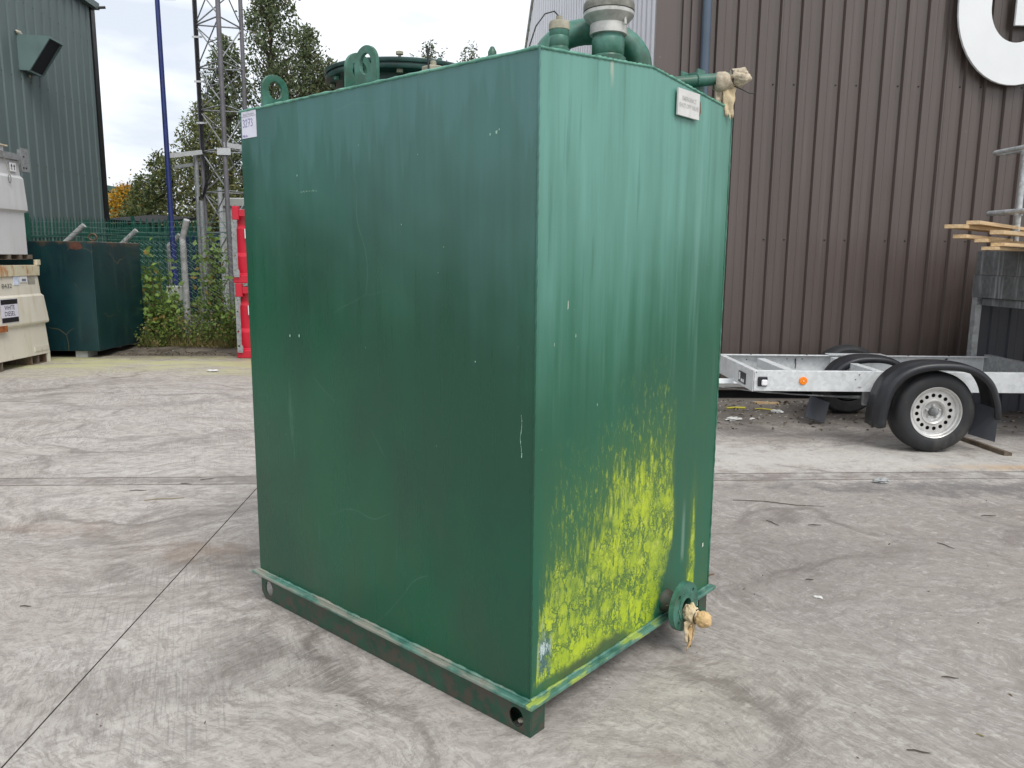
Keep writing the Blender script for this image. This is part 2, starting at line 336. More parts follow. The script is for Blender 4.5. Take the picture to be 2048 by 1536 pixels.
def fartank():
    t = NT('teal_tank_paint', .33)
    c = t.coord('World'); X, Y, Z = t.sep(c)
    cc = t.mix(t.ramp(t.noise(c, 1.7, 5), .35, .65), (.004, .022, .028), (.005, .036, .040))
    cc = t.mix(t.ramp(t.noise(t.coord('World', scale=(5, 5, .7)), 1.6, 6), .52, .72, 0, .5), cc, (.022, .060, .052))
    top = t.math('ADD', Z, t.math('MULTIPLY', t.math('SUBTRACT', t.noise(t.coord('World', scale=(1, 1, .5)), 7, 6), .5), .35))
    cc = t.mix(t.math('MULTIPLY', t.ramp(top, 1.66, 1.78), .8), cc, (.13, .075, .035))
    ch = t.vor(t.vadd(c, t.vscale(t.noise(c, 1.3, 2, out=1), .5)), 1.3, 'DISTANCE_TO_EDGE')
    cc = t.mix(t.math('MULTIPLY', t.ramp(ch, .010, .003), t.ramp(t.noise(c, 1.9, 2), .5, .6, 0, .6)), cc, (.12, .10, .05))
    t.color(cc); t.bump(t.noise(c, 3, 3), .3, .01)
    return t.m
M['fartank'] = fartank()

def timber():
    t = NT('pale_timber', .7)
    c = t.coord('Object', scale=(1, 14, 14)); n1 = t.noise(c, 2.2, 6, .65)
    oi = t.n('ObjectInfo').outputs['Random']
    col = t.mix(t.ramp(n1, .35, .68), (.42, .27, .125), (.66, .47, .26))
    col = t.mix(t.math('MULTIPLY', oi, .4), col, (.45, .36, .24))
    t.color(col); t.bump(n1, .3, .003); return t.m
M['timber'] = timber()

def concrete():
    t = NT('broomed_concrete', .85, 0, .3)
    c = t.coord('World'); X, Y, Z = t.sep(c)
    half = (.5, .5, .5)
    def cen(v): return t.n('VectorMath', {0: v, 1: half}, operation='SUBTRACT').outputs[0]
    wc = t.vadd(c, t.vscale(cen(t.noise(c, .50, 3, .5, out=1)), 1.3))
    w2 = t.vadd(wc, t.vscale(cen(t.noise(c, 2.9, 4, .6, out=1)), .17))
    def brush(rot, sx, sy, sc, d=8, r=.68, loc=(0, 0, 0)):
        q_ = t.n('Mapping', {0: w2, 'Rotation': (0, 0, R(rot))}).outputs[0]
        return t.noise(t.n('Mapping', {0: q_, 'Scale': (sx, sy, 1), 'Location': loc}).outputs[0], sc, d, r)
    zone = t.ramp(t.noise(c, .65, 3, .5), .42, .58)
    bA, bB = brush(-14, 1.6, 4.4, 3.4, 10, .70), brush(50, 1.5, 4.4, 3.2, 10, .70, loc=(5, 2, 0))
    fe = t.math('ADD', t.math('MULTIPLY', bA, zone), t.math('MULTIPLY', bB, t.math('SUBTRACT', 1, zone)))
    fe2 = brush(-48, 2.2, 4.5, 7.5, 9, .72, loc=(9, 1, 0))
    big = t.noise(c, .42, 5, .55); mid = t.noise(c, 2.3, 6, .6); fine = t.noise(c, 16, 5, .7)
    base = t.mix(t.ramp(big, .35, .65), (.385, .350, .318), (.460, .428, .396))
    base = t.mix(t.ramp(mid, .40, .66, 0, .35), base, (.50, .475, .45))
    rt = t.ramp(t.math('ADD', X, t.math('MULTIPLY', t.math('SUBTRACT', t.noise(c, .8, 4), .5), 2.2)), -.6, 1.5)
    base = t.mix(t.math('MULTIPLY', t.math('MULTIPLY', rt, t.ramp(Y, 5.35, 5.2)), .60), base, (.235, .215, .198))
    # silt left in feathery strokes: dark and pale
    base = t.mix(t.ramp(fe, .50, .56, 0, .50), base, (.270, .242, .222))
    vein = t.math('ABSOLUTE', t.math('SUBTRACT', fe, .505))
    base = t.mix(t.math('MULTIPLY', t.ramp(vein, .016, .002), t.ramp(mid, .40, .60, .05, .5)), base, (.155, .135, .122))
    base = t.mix(t.math('MULTIPLY', t.ramp(fe, .440, .390, 0, .36), t.lin(rt, 0, 1, 1, .5)), base, (.54, .515, .48))
    base = t.mix(t.ramp(fe2, .53, .58, 0, .34), base, (.185, .165, .152))
    hair = brush(52, 1.0, 8.0, 9.0, 8, .7, loc=(2, 7, 0)); hair2 = brush(-38, 1.0, 7.0, 8.0, 8, .7, loc=(4, 3, 0))
    base = t.mix(t.math('MULTIPLY', t.ramp(hair, .53, .60), t.lin(zone, 0, 1, .45, .08)), base, (.21, .185, .165))
    base = t.mix(t.math('MULTIPLY', t.ramp(hair2, .53, .60), t.lin(zone, 0, 1, .08, .40)), base, (.21, .19, .17))
    base = t.mix(t.math('MULTIPLY', t.ramp(hair, .45, .40), t.lin(zone, 0, 1, .34, .1)), base, (.52, .50, .47))
    cr_ = t.noise(t.vadd(c, t.vscale(cen(t.noise(c, 9, 3, .6, out=1)), .05)), 17, 9, .76)
    base = t.mix(t.ramp(cr_, .53, .60, 0, .34), base, (.205, .182, .165))
    base = t.mix(t.ramp(cr_, .45, .38, 0, .34), base, (.56, .535, .50))
    # branching run-off channels with soft flanks
    def chan(rot, sc, dist, loc, amt, b_):
        w_ = t.n('TexWave', {'Vector': t.n('Mapping', {0: w2, 'Rotation': (0, 0, R(rot)), 'Location': loc}).outputs[0], 'Scale': sc, 'Distortion': dist, 'Detail': 4., 'Detail Scale': .9, 'Detail Roughness': .6}, wave_type='BANDS').outputs[1]
        w_ = t.math('ADD', w_, t.math('MULTIPLY', t.math('SUBTRACT', fe2, .5), .32))
        k_ = t.ramp(t.noise(c, .9, 3), .38, .62, .3, 1.)
        return t.mix(t.math('MULTIPLY', t.ramp(w_, .80, 1.02, 0, amt), k_), b_, (.140, .122, .112))
    base = chan(66, .16, 4.5, (0, 0, 0), .30, base)
    for lc, sc_, am in (((1.7, 4.1, 0), .42, .50), ((8.2, 2.6, 0), .60, .36), ((3.1, 9.4, 0), .95, .24)):
        q_ = t.noise(t.coord(scale=(.8, 1.2, 1), loc=lc, src=w2), sc_, 4, .48)
        k_ = t.math('ABSOLUTE', t.math('SUBTRACT', q_, .5)); k_ = t.math('ADD', k_, t.math('MULTIPLY', t.math('SUBTRACT', hair2, .5), .05))
        base = t.mix(t.math('MULTIPLY', t.ramp(k_, .016, .0005), t.ramp(t.noise(t.coord('World', loc=lc), .8, 2), .40, .60, .15 * am, am)), base, (.115, .098, .086))
    # broom marks in patches
    bl = t.noise(t.coord(scale=(2.2, 90, 1), src=t.coord('World', rot=(0, 0, R(68)))), 1.2, 3)
    bl2 = t.noise(t.coord(scale=(2.2, 80, 1), src=t.coord('World', rot=(0, 0, R(-52)))), 1.2, 3)
    base = t.mix(t.math('MULTIPLY', t.ramp(bl, .50, .66), t.ramp(t.noise(c, 1.0, 2), .48, .64, 0, .42)), base, (.18, .165, .155))
    base = t.mix(t.math('MULTIPLY', t.ramp(bl2, .52, .66), t.ramp(t.noise(t.coord('World', loc=(7, 3, 0)), .9, 2), .54, .68, 0, .30)), base, (.46, .44, .41))
    # stains
    st = t.ramp(t.noise(t.coord('World', loc=(4.3, 2.2, 0)), .75, 6, .65), .60, .74, 0, .35)
    base = t.mix(st, base, (.27, .225, .185))
    rag_ = t.noise(c, 5.5, 7, .7)
    def blob(x, y, rx, ry, col, amt, b_):
        dx = t.math('DIVIDE', t.math('SUBTRACT', X, x), rx); dy = t.math('DIVIDE', t.math('SUBTRACT', Y, y), ry)
        d = t.math('ADD', t.math('SQRT', t.math('ADD', t.math('MULTIPLY', dx, dx), t.math('MULTIPLY', dy, dy))), t.math('MULTIPLY', t.math('SUBTRACT', rag_, .5), 4.5))
        return t.mix(t.ramp(d, 1.25, .1, 0, amt), b_, col)
    base = blob(-1.62, 3.95, .30, .20, (.20, .145, .105), .5, base)
    base = blob(-2.55, 4.25, .55, .12, (.22, .16, .12), .35, base)
    base = blob(3.9, 5.78, .75, .10, (.42, .25, .10), .8, base)
    base = blob(3.2, 5.22, 1.5, .22, (.13, .125, .125), .75, base)
    base = blob(2.35, 6.0, 2.8, .50, (.50, .49, .46), .6, base)
    jn = t.math('ABSOLUTE', t.math('SUBTRACT', t.math('ADD', Y, t.math('MULTIPLY', X, -.0577)), 5.36))
    base = t.mix(t.math('MULTIPLY', t.ramp(jn, .14, .02), t.ramp(rag_, .35, .6, .1, .65)), base, (.15, .13, .12))
    # dirt gathering towards the wall
    nw = t.math('ADD', Y, t.math('MULTIPLY', t.math('SUBTRACT', t.noise(c, 1.6, 6, .65), .5), 1.6))
    base = t.mix(t.math('MULTIPLY', t.ramp(nw, 6.5, 7.7), t.ramp(X, .5, 1.5, 0, .85)), base, (.115, .10, .085))
    # lime-green film by the back edge of the yard
    gn = t.math('ADD', Y, t.math('MULTIPLY', t.math('SUBTRACT', t.noise(t.coord('World', scale=(.5, 1, 1)), 1.6, 5), .5), 2.4))
    gm = t.math('MULTIPLY', t.ramp(gn, 9.4, 11.2), t.ramp(X, -2.5, -3.6))
    base = t.mix(t.math('MULTIPLY', gm, t.ramp(t.noise(t.coord('World', scale=(.7, 2, 1)), 1.8, 5), .36, .58, .15, .75)), base, (.46, .46, .22))
    bk = t.math('MULTIPLY', t.ramp(t.math('ADD', Y, t.math('MULTIPLY', t.math('SUBTRACT', rag_, .5), 1.0)), 11.3, 12.0), t.ramp(X, -2.5, -3.6, 0, .75))
    base = t.mix(bk, base, (.12, .10, .08))
    # fine speckle
    base = t.mix(t.ramp(fine, .56, .72, 0, .42), base, (.19, .17, .155))
    base = t.mix(t.ramp(t.noise(c, 45, 3, .7), .60, .72, 0, .30), base, (.58, .57, .55))
    base = t.mix(t.ramp(t.vor(c, 9), .05, .025, 0, .6), base, (.05, .045, .04))
    t.color(base)
    t.rough(t.lin(mid, .3, .7, .72, .95))
    b = t.bump(t.math('SUBTRACT', mid, t.math('MULTIPLY', fe, 1.4)), .5, .012)
    b = t.bump(cr_, .45, .004, b)
    b = t.bump(t.noise(c, 70, 4, .7), .35, .003, b)
    t.bump(bl, .2, .002, b)
    return t.m
M['concrete'] = concrete()
M['joint'] = simple('joint_dirt', (.17, .15, .132), .95, var=.4, scale=12, bump=.6)
M['soil'] = simple('dark_soil', (.095, .080, .062), .95, var=.5, scale=3, dirt=(.045, .05, .025), dirt_amt=.7, bump=.9)
M['earth'] = simple('rough_ground', (.11, .12, .06), .95, var=.4, scale=.6, dirt=(.12, .10, .07), dirt_amt=.6, bump=.6)

def leaf(name, a, b, third=None, tf=.0):
    t = NT(name, .55, 0, .35)
    ri = t.n('NewGeometry').outputs['Random Per Island']
    col = t.mix(ri, a, b)
    if third: col = t.mix(t.ramp(t.math('FRACT', t.math('MULTIPLY', ri, 7.31)), 1 - tf, 1 - tf + .01), col, third)
    t.color(col)
    tr = t.n('BsdfTranslucent'); t.set(tr.inputs[0], col)
    ms = t.n('MixShader', {0: .32}); t.t.links.new(t.b.outputs[0], ms.inputs[1]); t.t.links.new(tr.outputs[0], ms.inputs[2])
    t.t.links.new(ms.outputs[0], t.t.nodes['Material Output'].inputs[0])
    return t.m
M['leafA'] = leaf('ash_leaves', (.085, .120, .055), (.165, .20, .10), (.16, .14, .06), .07)
M['leafB'] = leaf('birch_leaves', (.12, .15, .055), (.23, .25, .10), (.24, .20, .06), .12)
M['leafC'] = leaf('bush_leaves', (.055, .085, .028), (.13, .16, .052), (.20, .17, .05), .10)
M['leafY'] = leaf('autumn_leaves', (.42, .22, .02), (.60, .36, .03), (.25, .22, .04), .15)
M['bramble'] = leaf('bramble_leaves', (.14, .25, .055), (.29, .41, .11), (.30, .22, .06), .10)
M['weeds'] = leaf('weed_leaves', (.09, .16, .03), (.19, .25, .055), (.28, .22, .09), .22)
M['straw'] = leaf('dry_grass', (.20, .17, .07), (.36, .30, .13))

# ------------------------------------------------------------------ geometry toolkit
class B:
    """collects shapes into one mesh"""
    def __init__(s): s.v = []; s.f = []; s.mi = []
    def add(s, vs, fs, mi=0):
        o = len(s.v); s.v += [tuple(p) for p in vs]; s.f += [tuple(i + o for i in f) for f in fs]; s.mi += [mi] * len(fs); return s
    def box(s, x0, x1, y0, y1, z0, z1, mi=0):
        return s.add([(x0, y0, z0), (x1, y0, z0), (x1, y1, z0), (x0, y1, z0), (x0, y0, z1), (x1, y0, z1), (x1, y1, z1), (x0, y1, z1)],
                     [(3, 2, 1, 0), (4, 5, 6, 7), (0, 1, 5, 4), (1, 2, 6, 5), (2, 3, 7, 6), (3, 0, 4, 7)], mi)
    def bar(s, p0, p1, w_, h_=None, up=(0, 0, 1), mi=0):
        h_ = h_ or w_; p0, p1 = Vector(p0), Vector(p1); d = (p1 - p0).normalized(); u = Vector(up)
        if abs(d.dot(u)) > .98: u = Vector((0, 1, 0))
        a = d.cross(u).normalized(); b = a.cross(d).normalized(); vs = []
        for p in (p0, p1):
            for i, j in ((-1, -1), (1, -1), (1, 1), (-1, 1)): vs.append(p + a * (i * w_ / 2) + b * (j * h_ / 2))
        return s.add(vs, [(0, 1, 2, 3), (7, 6, 5, 4), (0, 4, 5, 1), (1, 5, 6, 2), (2, 6, 7, 3), (3, 7, 4, 0)], mi)
    def tube(s, pts, r, n=10, cap=True, mi=0):
        pts = [Vector(p) for p in pts]; rs = r if isinstance(r, (list, tuple)) else [r] * len(pts)
        d0 = (pts[1] - pts[0]).normalized(); u = Vector((0, 0, 1)) if abs(d0.z) < .9 else Vector((1, 0, 0))
        a = d0.cross(u).normalized(); vs = []; fs = []
        for i, p in enumerate(pts):
            d = (pts[min(i + 1, len(pts) - 1)] - pts[max(i - 1, 0)]).normalized()
            a = (a - d * a.dot(d)).normalized(); b = d.cross(a)
            for k in range(n):
                t = 2 * math.pi * k / n; vs.append(p + (a * math.cos(t) + b * math.sin(t)) * rs[i])
        for i in range(len(pts) - 1):
            for k in range(n): fs.append((i * n + k, i * n + (k + 1) % n, (i + 1) * n + (k + 1) % n, (i + 1) * n + k))
        if cap: fs += [tuple(range(n))[::-1], tuple((len(pts) - 1) * n + k for k in range(n))]
        return s.add(vs, fs, mi)
    def lathe(s, prof, o, ax=(0, 0, 1), n=32, mi=0, cap0=False, cap1=False):
        ax = Vector(ax).normalized(); u = Vector((1, 0, 0)) if abs(ax.x) < .9 else Vector((0, 0, 1))
        a = ax.cross(u).normalized(); b = ax.cross(a); o = Vector(o); vs = []; fs = []
        for (r, h) in prof:
            for k in range(n):
                t = 2 * math.pi * k / n; vs.append(o + ax * h + (a * math.cos(t) + b * math.sin(t)) * r)
        for i in range(len(prof) - 1):
            for k in range(n): fs.append((i * n + k, i * n + (k + 1) % n, (i + 1) * n + (k + 1) % n, (i + 1) * n + k))
        if cap0: fs.append(tuple(range(n))[::-1])
        if cap1: fs.append(tuple((len(prof) - 1) * n + k for k in range(n)))
        return s.add(vs, fs, mi)
    def plate(s, outer, holes, o, ua, va, th, mi=0):
        """flat plate with holes: 2D loops laid on axes ua, va from origin o, thickness th along ua x va"""
        ua, va, o = Vector(ua), Vector(va), Vector(o); nn = ua.cross(va).normalized()
        loops = [outer] + list(holes)
        tr = tessellate_polygon([[Vector((p[0], p[1], 0)) for p in lp] for lp in loops])
        flat = [p for lp in loops for p in lp]; k = len(flat)
        vs = [o + ua * p[0] + va * p[1] for p in flat] + [o + ua * p[0] + va * p[1] + nn * th for p in flat]
        fs = []
        for a_, b_, c_ in tr:
            A_, B_, C_ = flat[a_], flat[b_], flat[c_]
            if (B_[0] - A_[0]) * (C_[1] - A_[1]) - (B_[1] - A_[1]) * (C_[0] - A_[0]) < 0: b_, c_ = c_, b_
            fs.append((a_ + k, b_ + k, c_ + k)); fs.append((c_, b_, a_))
        i0 = 0
        for li, lp in enumerate(loops):
            n_ = len(lp); ar = sum(lp[i][0] * lp[(i + 1) % n_][1] - lp[(i + 1) % n_][0] * lp[i][1] for i in range(n_))
            fl = (ar > 0) == (li == 0)
            for i in range(n_):
                a_, b_ = i0 + i, i0 + (i + 1) % n_
                fs.append((a_, b_, b_ + k, a_ + k) if fl else (b_, a_, a_ + k, b_ + k))
            i0 += n_
        return s.add(vs, fs, mi)
    def blob(s, c, r, seed=0, amp=.2, sc=(1, 1, 1), n=14, freq=3., mi=0, crease=0.):
        c = Vector(c); vs = [c + Vector((0, 0, r * sc[2]))]; fs = []
        for i in range(1, n):
            for k in range(2 * n):
                a = math.pi * i / n; b = math.pi * k / n
                d = Vector((math.sin(a) * math.cos(b), math.sin(a) * math.sin(b), math.cos(a)))
                q = r * (1 + amp * mnoise.noise(d * freq + Vector((seed, 0, 0))) + amp * .5 * mnoise.noise(d * freq * 2.7 + Vector((0, seed, 0))) - crease * max(0, .25 - abs(mnoise.noise(Vector((d.x * 1.6, d.y * 1.6, d.z * 3.2)) * 1.1 + Vector((seed, 3, 0))))) * 2)
                vs.append(c + Vector((d.x * sc[0], d.y * sc[1], d.z * sc[2])) * q)
        vs.append(c - Vector((0, 0, r * sc[2])))
        for k in range(2 * n):
            fs.append((0, 1 + k, 1 + (k + 1) % (2 * n)))
            e_ = len(vs) - 1; q = 1 + (n - 2) * 2 * n
            fs.append((e_, q + (k + 1) % (2 * n), q + k))
        for i in range(n - 2):
            for k in range(2 * n):
                a = 1 + i * 2 * n
                fs.append((a + k, a + 2 * n + k, a + 2 * n + (k + 1) % (2 * n), a + (k + 1) % (2 * n)))
        return s.add(vs, fs, mi)
    def text(s, body, size, o, ua, va, off, mi=0, width=None, bold=0.):
        cu = bpy.data.curves.new('t', 'FONT'); cu.body = body; cu.size = size; cu.align_x = 'CENTER'; cu.align_y = 'CENTER'; cu.offset = bold; cu.resolution_u = 3
        ob = bpy.data.objects.new('t', cu); COL.objects.link(ob); bpy.context.view_layer.update()
        me = bpy.data.meshes.new_from_object(ob)
        xs = [v.co.x for v in me.vertices]; k = 1 if not width else width / (max(xs) - min(xs))
        ua, va, o = Vector(ua), Vector(va), Vector(o); nn = ua.cross(va).normalized()
        s.add([o + ua * (v.co.x * k) + va * v.co.y + nn * off for v in me.vertices], [tuple(p.vertices) for p in me.polygons], mi)
        bpy.data.objects.remove(ob); bpy.data.meshes.remove(me); bpy.data.curves.remove(cu); return s
    def stroke(s, pts, wd, o, ua, va, off, mi=0):
        ua, va, o = Vector(ua), Vector(va), Vector(o); nn = ua.cross(va).normalized()
        for (a, b) in zip(pts[:-1], pts[1:]):
            d = Vector((b[0] - a[0], b[1] - a[1])).normalized(); q = Vector((-d.y, d.x)) * wd / 2; e_ = d * wd * .3
            P = [(a[0] - e_.x - q.x, a[1] - e_.y - q.y), (b[0] + e_.x - q.x, b[1] + e_.y - q.y), (b[0] + e_.x + q.x, b[1] + e_.y + q.y), (a[0] - e_.x + q.x, a[1] - e_.y + q.y)]
            s.add([o + ua * p[0] + va * p[1] + nn * off for p in P], [(0, 1, 2, 3)], mi)
        return s

def circle(cx, cy, rx, ry=None, n=24, a0=0, a1=2 * math.pi, end=False):
    ry = ry or rx; k = n - 1 if end else n
    return [(cx + rx * math.cos(a0 + (a1 - a0) * i / k), cy + ry * math.sin(a0 + (a1 - a0) * i / k)) for i in range(n)]

def to_mesh(name, b, mats, smooth=None):
    me = bpy.data.meshes.new(name); me.from_pydata(b.v, [], b.f)
    mats = mats if isinstance(mats, (list, tuple)) else [mats]
    for m_ in mats: me.materials.append(m_)
    if len(mats) > 1: me.polygons.foreach_set('material_index', b.mi)
    if smooth:
        me.polygons.foreach_set('use_smooth', [True] * len(me.polygons)); me.set_sharp_from_angle(angle=R(smooth))
    me.update(); return me
def inv(parent):
    top = parent
    while top is not None and top.parent: top = top.parent
    if top is None or top.type != 'EMPTY' and top.location.length == 0: return None
    return (Matrix.Translation(top.location) @ Matrix.Rotation(top.rotation_euler.z, 4, 'Z')).inverted()
def obj(name, b, mats, parent=None, smooth=None, bevel=0, local=False, loc=None, rot=None, solid=0, segs=1):
    if isinstance(b, B):
        if not local and parent is not None:
            im = inv(parent)
            if im: b.v = [tuple(im @ Vector(p)) for p in b.v]
        me = to_mesh(name, b, mats, smooth)
    else: me = b
    o = bpy.data.objects.new(name, me); COL.objects.link(o); o.parent = parent
    if loc is not None: o.location = loc
    if rot is not None: o.rotation_euler = rot
    if solid: md = o.modifiers.new('solid', 'SOLIDIFY'); md.thickness = solid; md.offset = 0
    if bevel: md = o.modifiers.new('bevel', 'BEVEL'); md.width = bevel; md.segments = segs; md.limit_method = 'ANGLE'; md.angle_limit = R(40)
    return o
def tag(o, label, cat, group=None):
    o['label'] = label; o['category'] = cat
    if group: o['group'] = group
    return o
def thing(name, label, cat, loc=(0, 0, 0), rz=0, group=None):
    o = bpy.data.objects.new(name, None); COL.objects.link(o); o.location = loc; o.rotation_euler = (0, 0, rz); o.empty_display_size = .1
    return tag(o, label, cat, group)
def struct(o): o['kind'] = 'structure'; return o
def stuff(o): o['kind'] = 'stuff'; return o

# ------------------------------------------------------------------ the ground
g = B(); g.add([(-900, -900, -.06), (900, -900, -.06), (900, 900, -.06), (-900, 900, -.06)], [(0, 1, 2, 3)])
struct(obj('ground', g, M['earth']))
GA = R(3.3); GO = Vector((-1.72, 5.17, 0))
def gp(u, v, z=0): return (GO.x + u * math.cos(GA) - v * math.sin(GA), GO.y + u * math.sin(GA) + v * math.cos(GA), z)
yb = B(); yb.add([gp(-14.2, -14.2, -.03), gp(14.2, -14.2, -.03), gp(14.2, 7.02, -.03), gp(-14.2, 7.02, -.03)], [(0, 1, 2, 3)])
yard = struct(obj('yard_pavement', yb, M['joint']))
us = [-14.2, -7.0, 0, 7.1, 14.2]; vs_ = [-14.2, -7.1, 0, .175, 7.0]
for i in range(4):
    for j in range(4):
        g_ = .0032; b = B()
        q = [gp(us[i] + g_, vs_[j] + 2 * g_), gp(us[i + 1] - g_, vs_[j] + 2 * g_), gp(us[i + 1] - g_, vs_[j + 1] - 2 * g_), gp(us[i] + g_, vs_[j + 1] - 2 * g_)]
        b.add([(p[0], p[1], -.045) for p in q] + [(p[0], p[1], 0) for p in q], [(4, 5, 6, 7)])
        b.add(b.v[:], [(0, 1, 5, 4), (1, 2, 6, 5), (2, 3, 7, 6), (3, 0, 4, 7)], 1)
        obj('concrete_slab', b, [M['concrete'], M['joint']], yard)
# soil verge behind the yard on the left
sv = B(); nx, ny = 60, 18
for j in range(ny + 1):
    for i in range(nx + 1):
        x = -9.5 + 8.5 * i / nx; y = 11.95 + 2.4 * j / ny + .06 * (x + 5) * .3
        z = -.02 + (.05 * min(1, j / 3)) + .03 * mnoise.noise(Vector((x * 2.2, y * 2.2, 0))) * min(1, j / 2)
        z += .012 * mnoise.noise(Vector((x * 9, y * 9, 3)))
        sv.v.append((x, y, z if j else -.02))
for j in range(ny):
    for i in range(nx): a = j * (nx + 1) + i; sv.f.append((a, a + 1, a + nx + 2, a + nx + 1)); sv.mi.append(0)
struct(obj('soil_verge', sv, M['soil'], smooth=60))

# ------------------------------------------------------------------ THE GREEN TANK
TX, TY, TYAW = .0689, 2.3237, R(48.98)
W_, L_, ZB, ZT, ZR = 1.218, 1.605, .131, 2.138, 2.193
tank = thing('fuel_tank', 'big upright green steel fuel tank with yellow-green algae on its lower right face', 'fuel tank', (TX, TY, 0), TYAW)
def TP(x, y, z=0): c, s = math.cos(TYAW), math.sin(TYAW); return Vector((TX + x * c - y * s, TY + x * s + y * c, z))
def T(name, b, mats, parent=None, **k): return obj(name, b, mats, parent or tank, local=True, **k)
def grid_plate(f, nu, nv):
    b = B()
    for j in range(nv + 1):
        for i in range(nu + 1): b.v.append(f(i / nu, j / nv))
    for j in range(nv):
        for i in range(nu): a = j * (nu + 1) + i; b.f.append((a, a + 1, a + nu + 2, a + nu + 1)); b.mi.append(0)
    return b
def roofz(x): return ZT + (ZR - ZT) * (1 - abs(x - W_ / 2) / (W_ / 2))
def wob(x, y, z):
    k = math.sin(math.pi * min(1, max(0, z - ZB) / (ZT - ZB)))
    return .006 * k * mnoise.noise(Vector((x * 1.7, y * 1.7, z * 1.5)))
b = grid_plate(lambda u, v: (wob(1, u * L_, ZB + v * (ZT - ZB)) * math.sin(math.pi * u), L_ * (1 - u), ZB + v * (ZT - ZB)), 16, 20)
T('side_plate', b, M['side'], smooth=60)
b = grid_plate(lambda u, v: (u * W_, wob(u * W_, 2, ZB + v * (ZT - ZB)) * math.sin(math.pi * u), ZB + v * (roofz(u * W_) - ZB)), 16, 20)
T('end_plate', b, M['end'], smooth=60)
b = B()
b.add([(W_, 0, ZB), (W_, L_, ZB), (W_, L_, ZT), (W_, 0, ZT)], [(0, 1, 2, 3)])
b.add([(W_, L_, ZB), (0, L_, ZB), (0, L_, ZT), (W_ / 2, L_, ZR), (W_, L_, ZT)], [(0, 1, 2, 3, 4)])
b.add([(0, 0, ZB), (0, L_, ZB), (W_, L_, ZB), (W_, 0, ZB)], [(0, 1, 2, 3)])
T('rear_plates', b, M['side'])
b = B(); b.add([(0, 0, ZT), (W_ / 2, 0, ZR), (W_ / 2, L_, ZR), (0, L_, ZT)], [(0, 1, 2, 3)]); b.add([(W_ / 2, 0, ZR), (W_, 0, ZT), (W_, L_, ZT), (W_ / 2, L_, ZR)], [(0, 1, 2, 3)])
T('roof_plate', b, M['gfit'])
# weld beads
def bead(p0, p1, r, seed, n=70):
    p0, p1 = Vector(p0), Vector(p1); pts = []; rs = []
    for i in range(n + 1):
        t = i / n; p = p0.lerp(p1, t); q = mnoise.noise(Vector((i * .37, seed, 0)))
        pts.append(p + Vector((0, 0, .0015 * q))); rs.append(r * (1 + .38 * q + .18 * math.sin(i * 1.9)))
    return pts, rs
for i, (p0, p1, r) in enumerate([((0, 0, ZT), (0, L_, ZT), .0052), ((0, 0, ZT), (W_ / 2, 0, ZR), .0050), ((W_ / 2, 0, ZR), (W_, 0, ZT), .0050), ((W_, 0, ZT), (W_, L_, ZT), .005), ((0, L_, ZT), (W_ / 2, L_, ZR), .005)]):
    b = B(); pts, rs = bead(p0, p1, r, i * 3.1); b.tube(pts, rs, 7); T('weld_bead', b, M['bead'], smooth=60)
b = B(); pts, rs = bead((0, 0, ZB + .02), (0, 0, ZT), .0034, 8.8, 160); b.tube(pts, rs, 7); T('weld_bead', b, M['side'], smooth=60)
b = B(); pts, rs = bead((W_, 0, ZB), (W_, 0, ZT), .004, 2.8, 120); b.tube(pts, rs, 7); T('weld_bead', b, M['gfit'], smooth=60)
# rim angle round the foot
ro = .028
b = B()
b.box(-ro, W_ + ro, -ro, -.0005, ZB - .014, ZB + .002); T('rim_angle', b, M['rim'], bevel=.004, segs=2)
b = B(); b.box(-ro, -.0005, 0, L_ + ro, ZB - .0135, ZB + .0015); T('rim_angle', b, M['rim'], bevel=.004, segs=2)
b = B(); b.box(W_ + .0005, W_ + ro, 0, L_ + ro, ZB - .0135, ZB + .0015); T('rim_angle', b, M['rim'], bevel=.004, segs=2)
b = B(); b.box(0, W_, L_ + .0005, L_ + ro, ZB - .0135, ZB + .0015); T('rim_angle', b, M['rim'], bevel=.004, segs=2)
b = B(); pts, rs = bead((-.003, -.003, ZB + .004), (W_, -.003, ZB + .004), .006, 5.5, 90); b.tube(pts, rs, 7); T('weld_bead', b, M['rim'], smooth=60)
b = B(); pts, rs = bead((-.003, 0, ZB + .004), (-.003, L_, ZB + .004), .006, 6.5, 90); b.tube(pts, rs, 7); T('weld_bead', b, M['rim'], smooth=60)
# runners: channel webs with lifting holes, flanges, end caps
RZ = ZB - .0145
for x0, s_ in ((.002, 1), (W_ - .002, -1)):
    ru = B()
    outl = [(.0, .0), (L_ - .03, 0), (L_ - .0, .03), (L_ - .0, RZ), (0, RZ)]
    holes = [circle(.062, .050, .030, .034, 20), circle(L_ - .062, .056, .028, .034, 20)]
    if s_ > 0: ru.plate(outl, holes, (x0 + .006, 0, 0), (0, 1, 0), (0, 0, 1), -.006)
    else: ru.plate(outl, holes, (x0 - .006, 0, 0), (0, 1, 0), (0, 0, 1), .006)
    xa, xb = sorted((x0 + s_ * .0062, x0 + s_ * .07))
    ru.box(xa, xb, .0, .006, .0, RZ); ru.box(xa, xb, .1, L_ - .1, 0.0005, .008); ru.box(xa, xb, .1, L_ - .1, RZ - .008, RZ - .0005)
    T('runner', ru, M['runner'], bevel=.002)
b = B(); b.box(.0702, .0762, .0, .16, .001, RZ); T('runner_gusset', b, M['runner'])
for y in (.4, 1.15): b = B(); b.box(.08, W_ - .08, y, y + .06, .02, RZ - .001); T('cross_member', b, M['runner'])
# bits of debris caught in the holes
b = B(); b.blob((.03, .062, .024), .012, 1, .5, (1, 1.2, .6), 6); b.blob((.03, L_ - .06, .03), .011, 2, .5, (1, 1, .6), 6); T('caught_leaves', b, M['beige'], smooth=80)
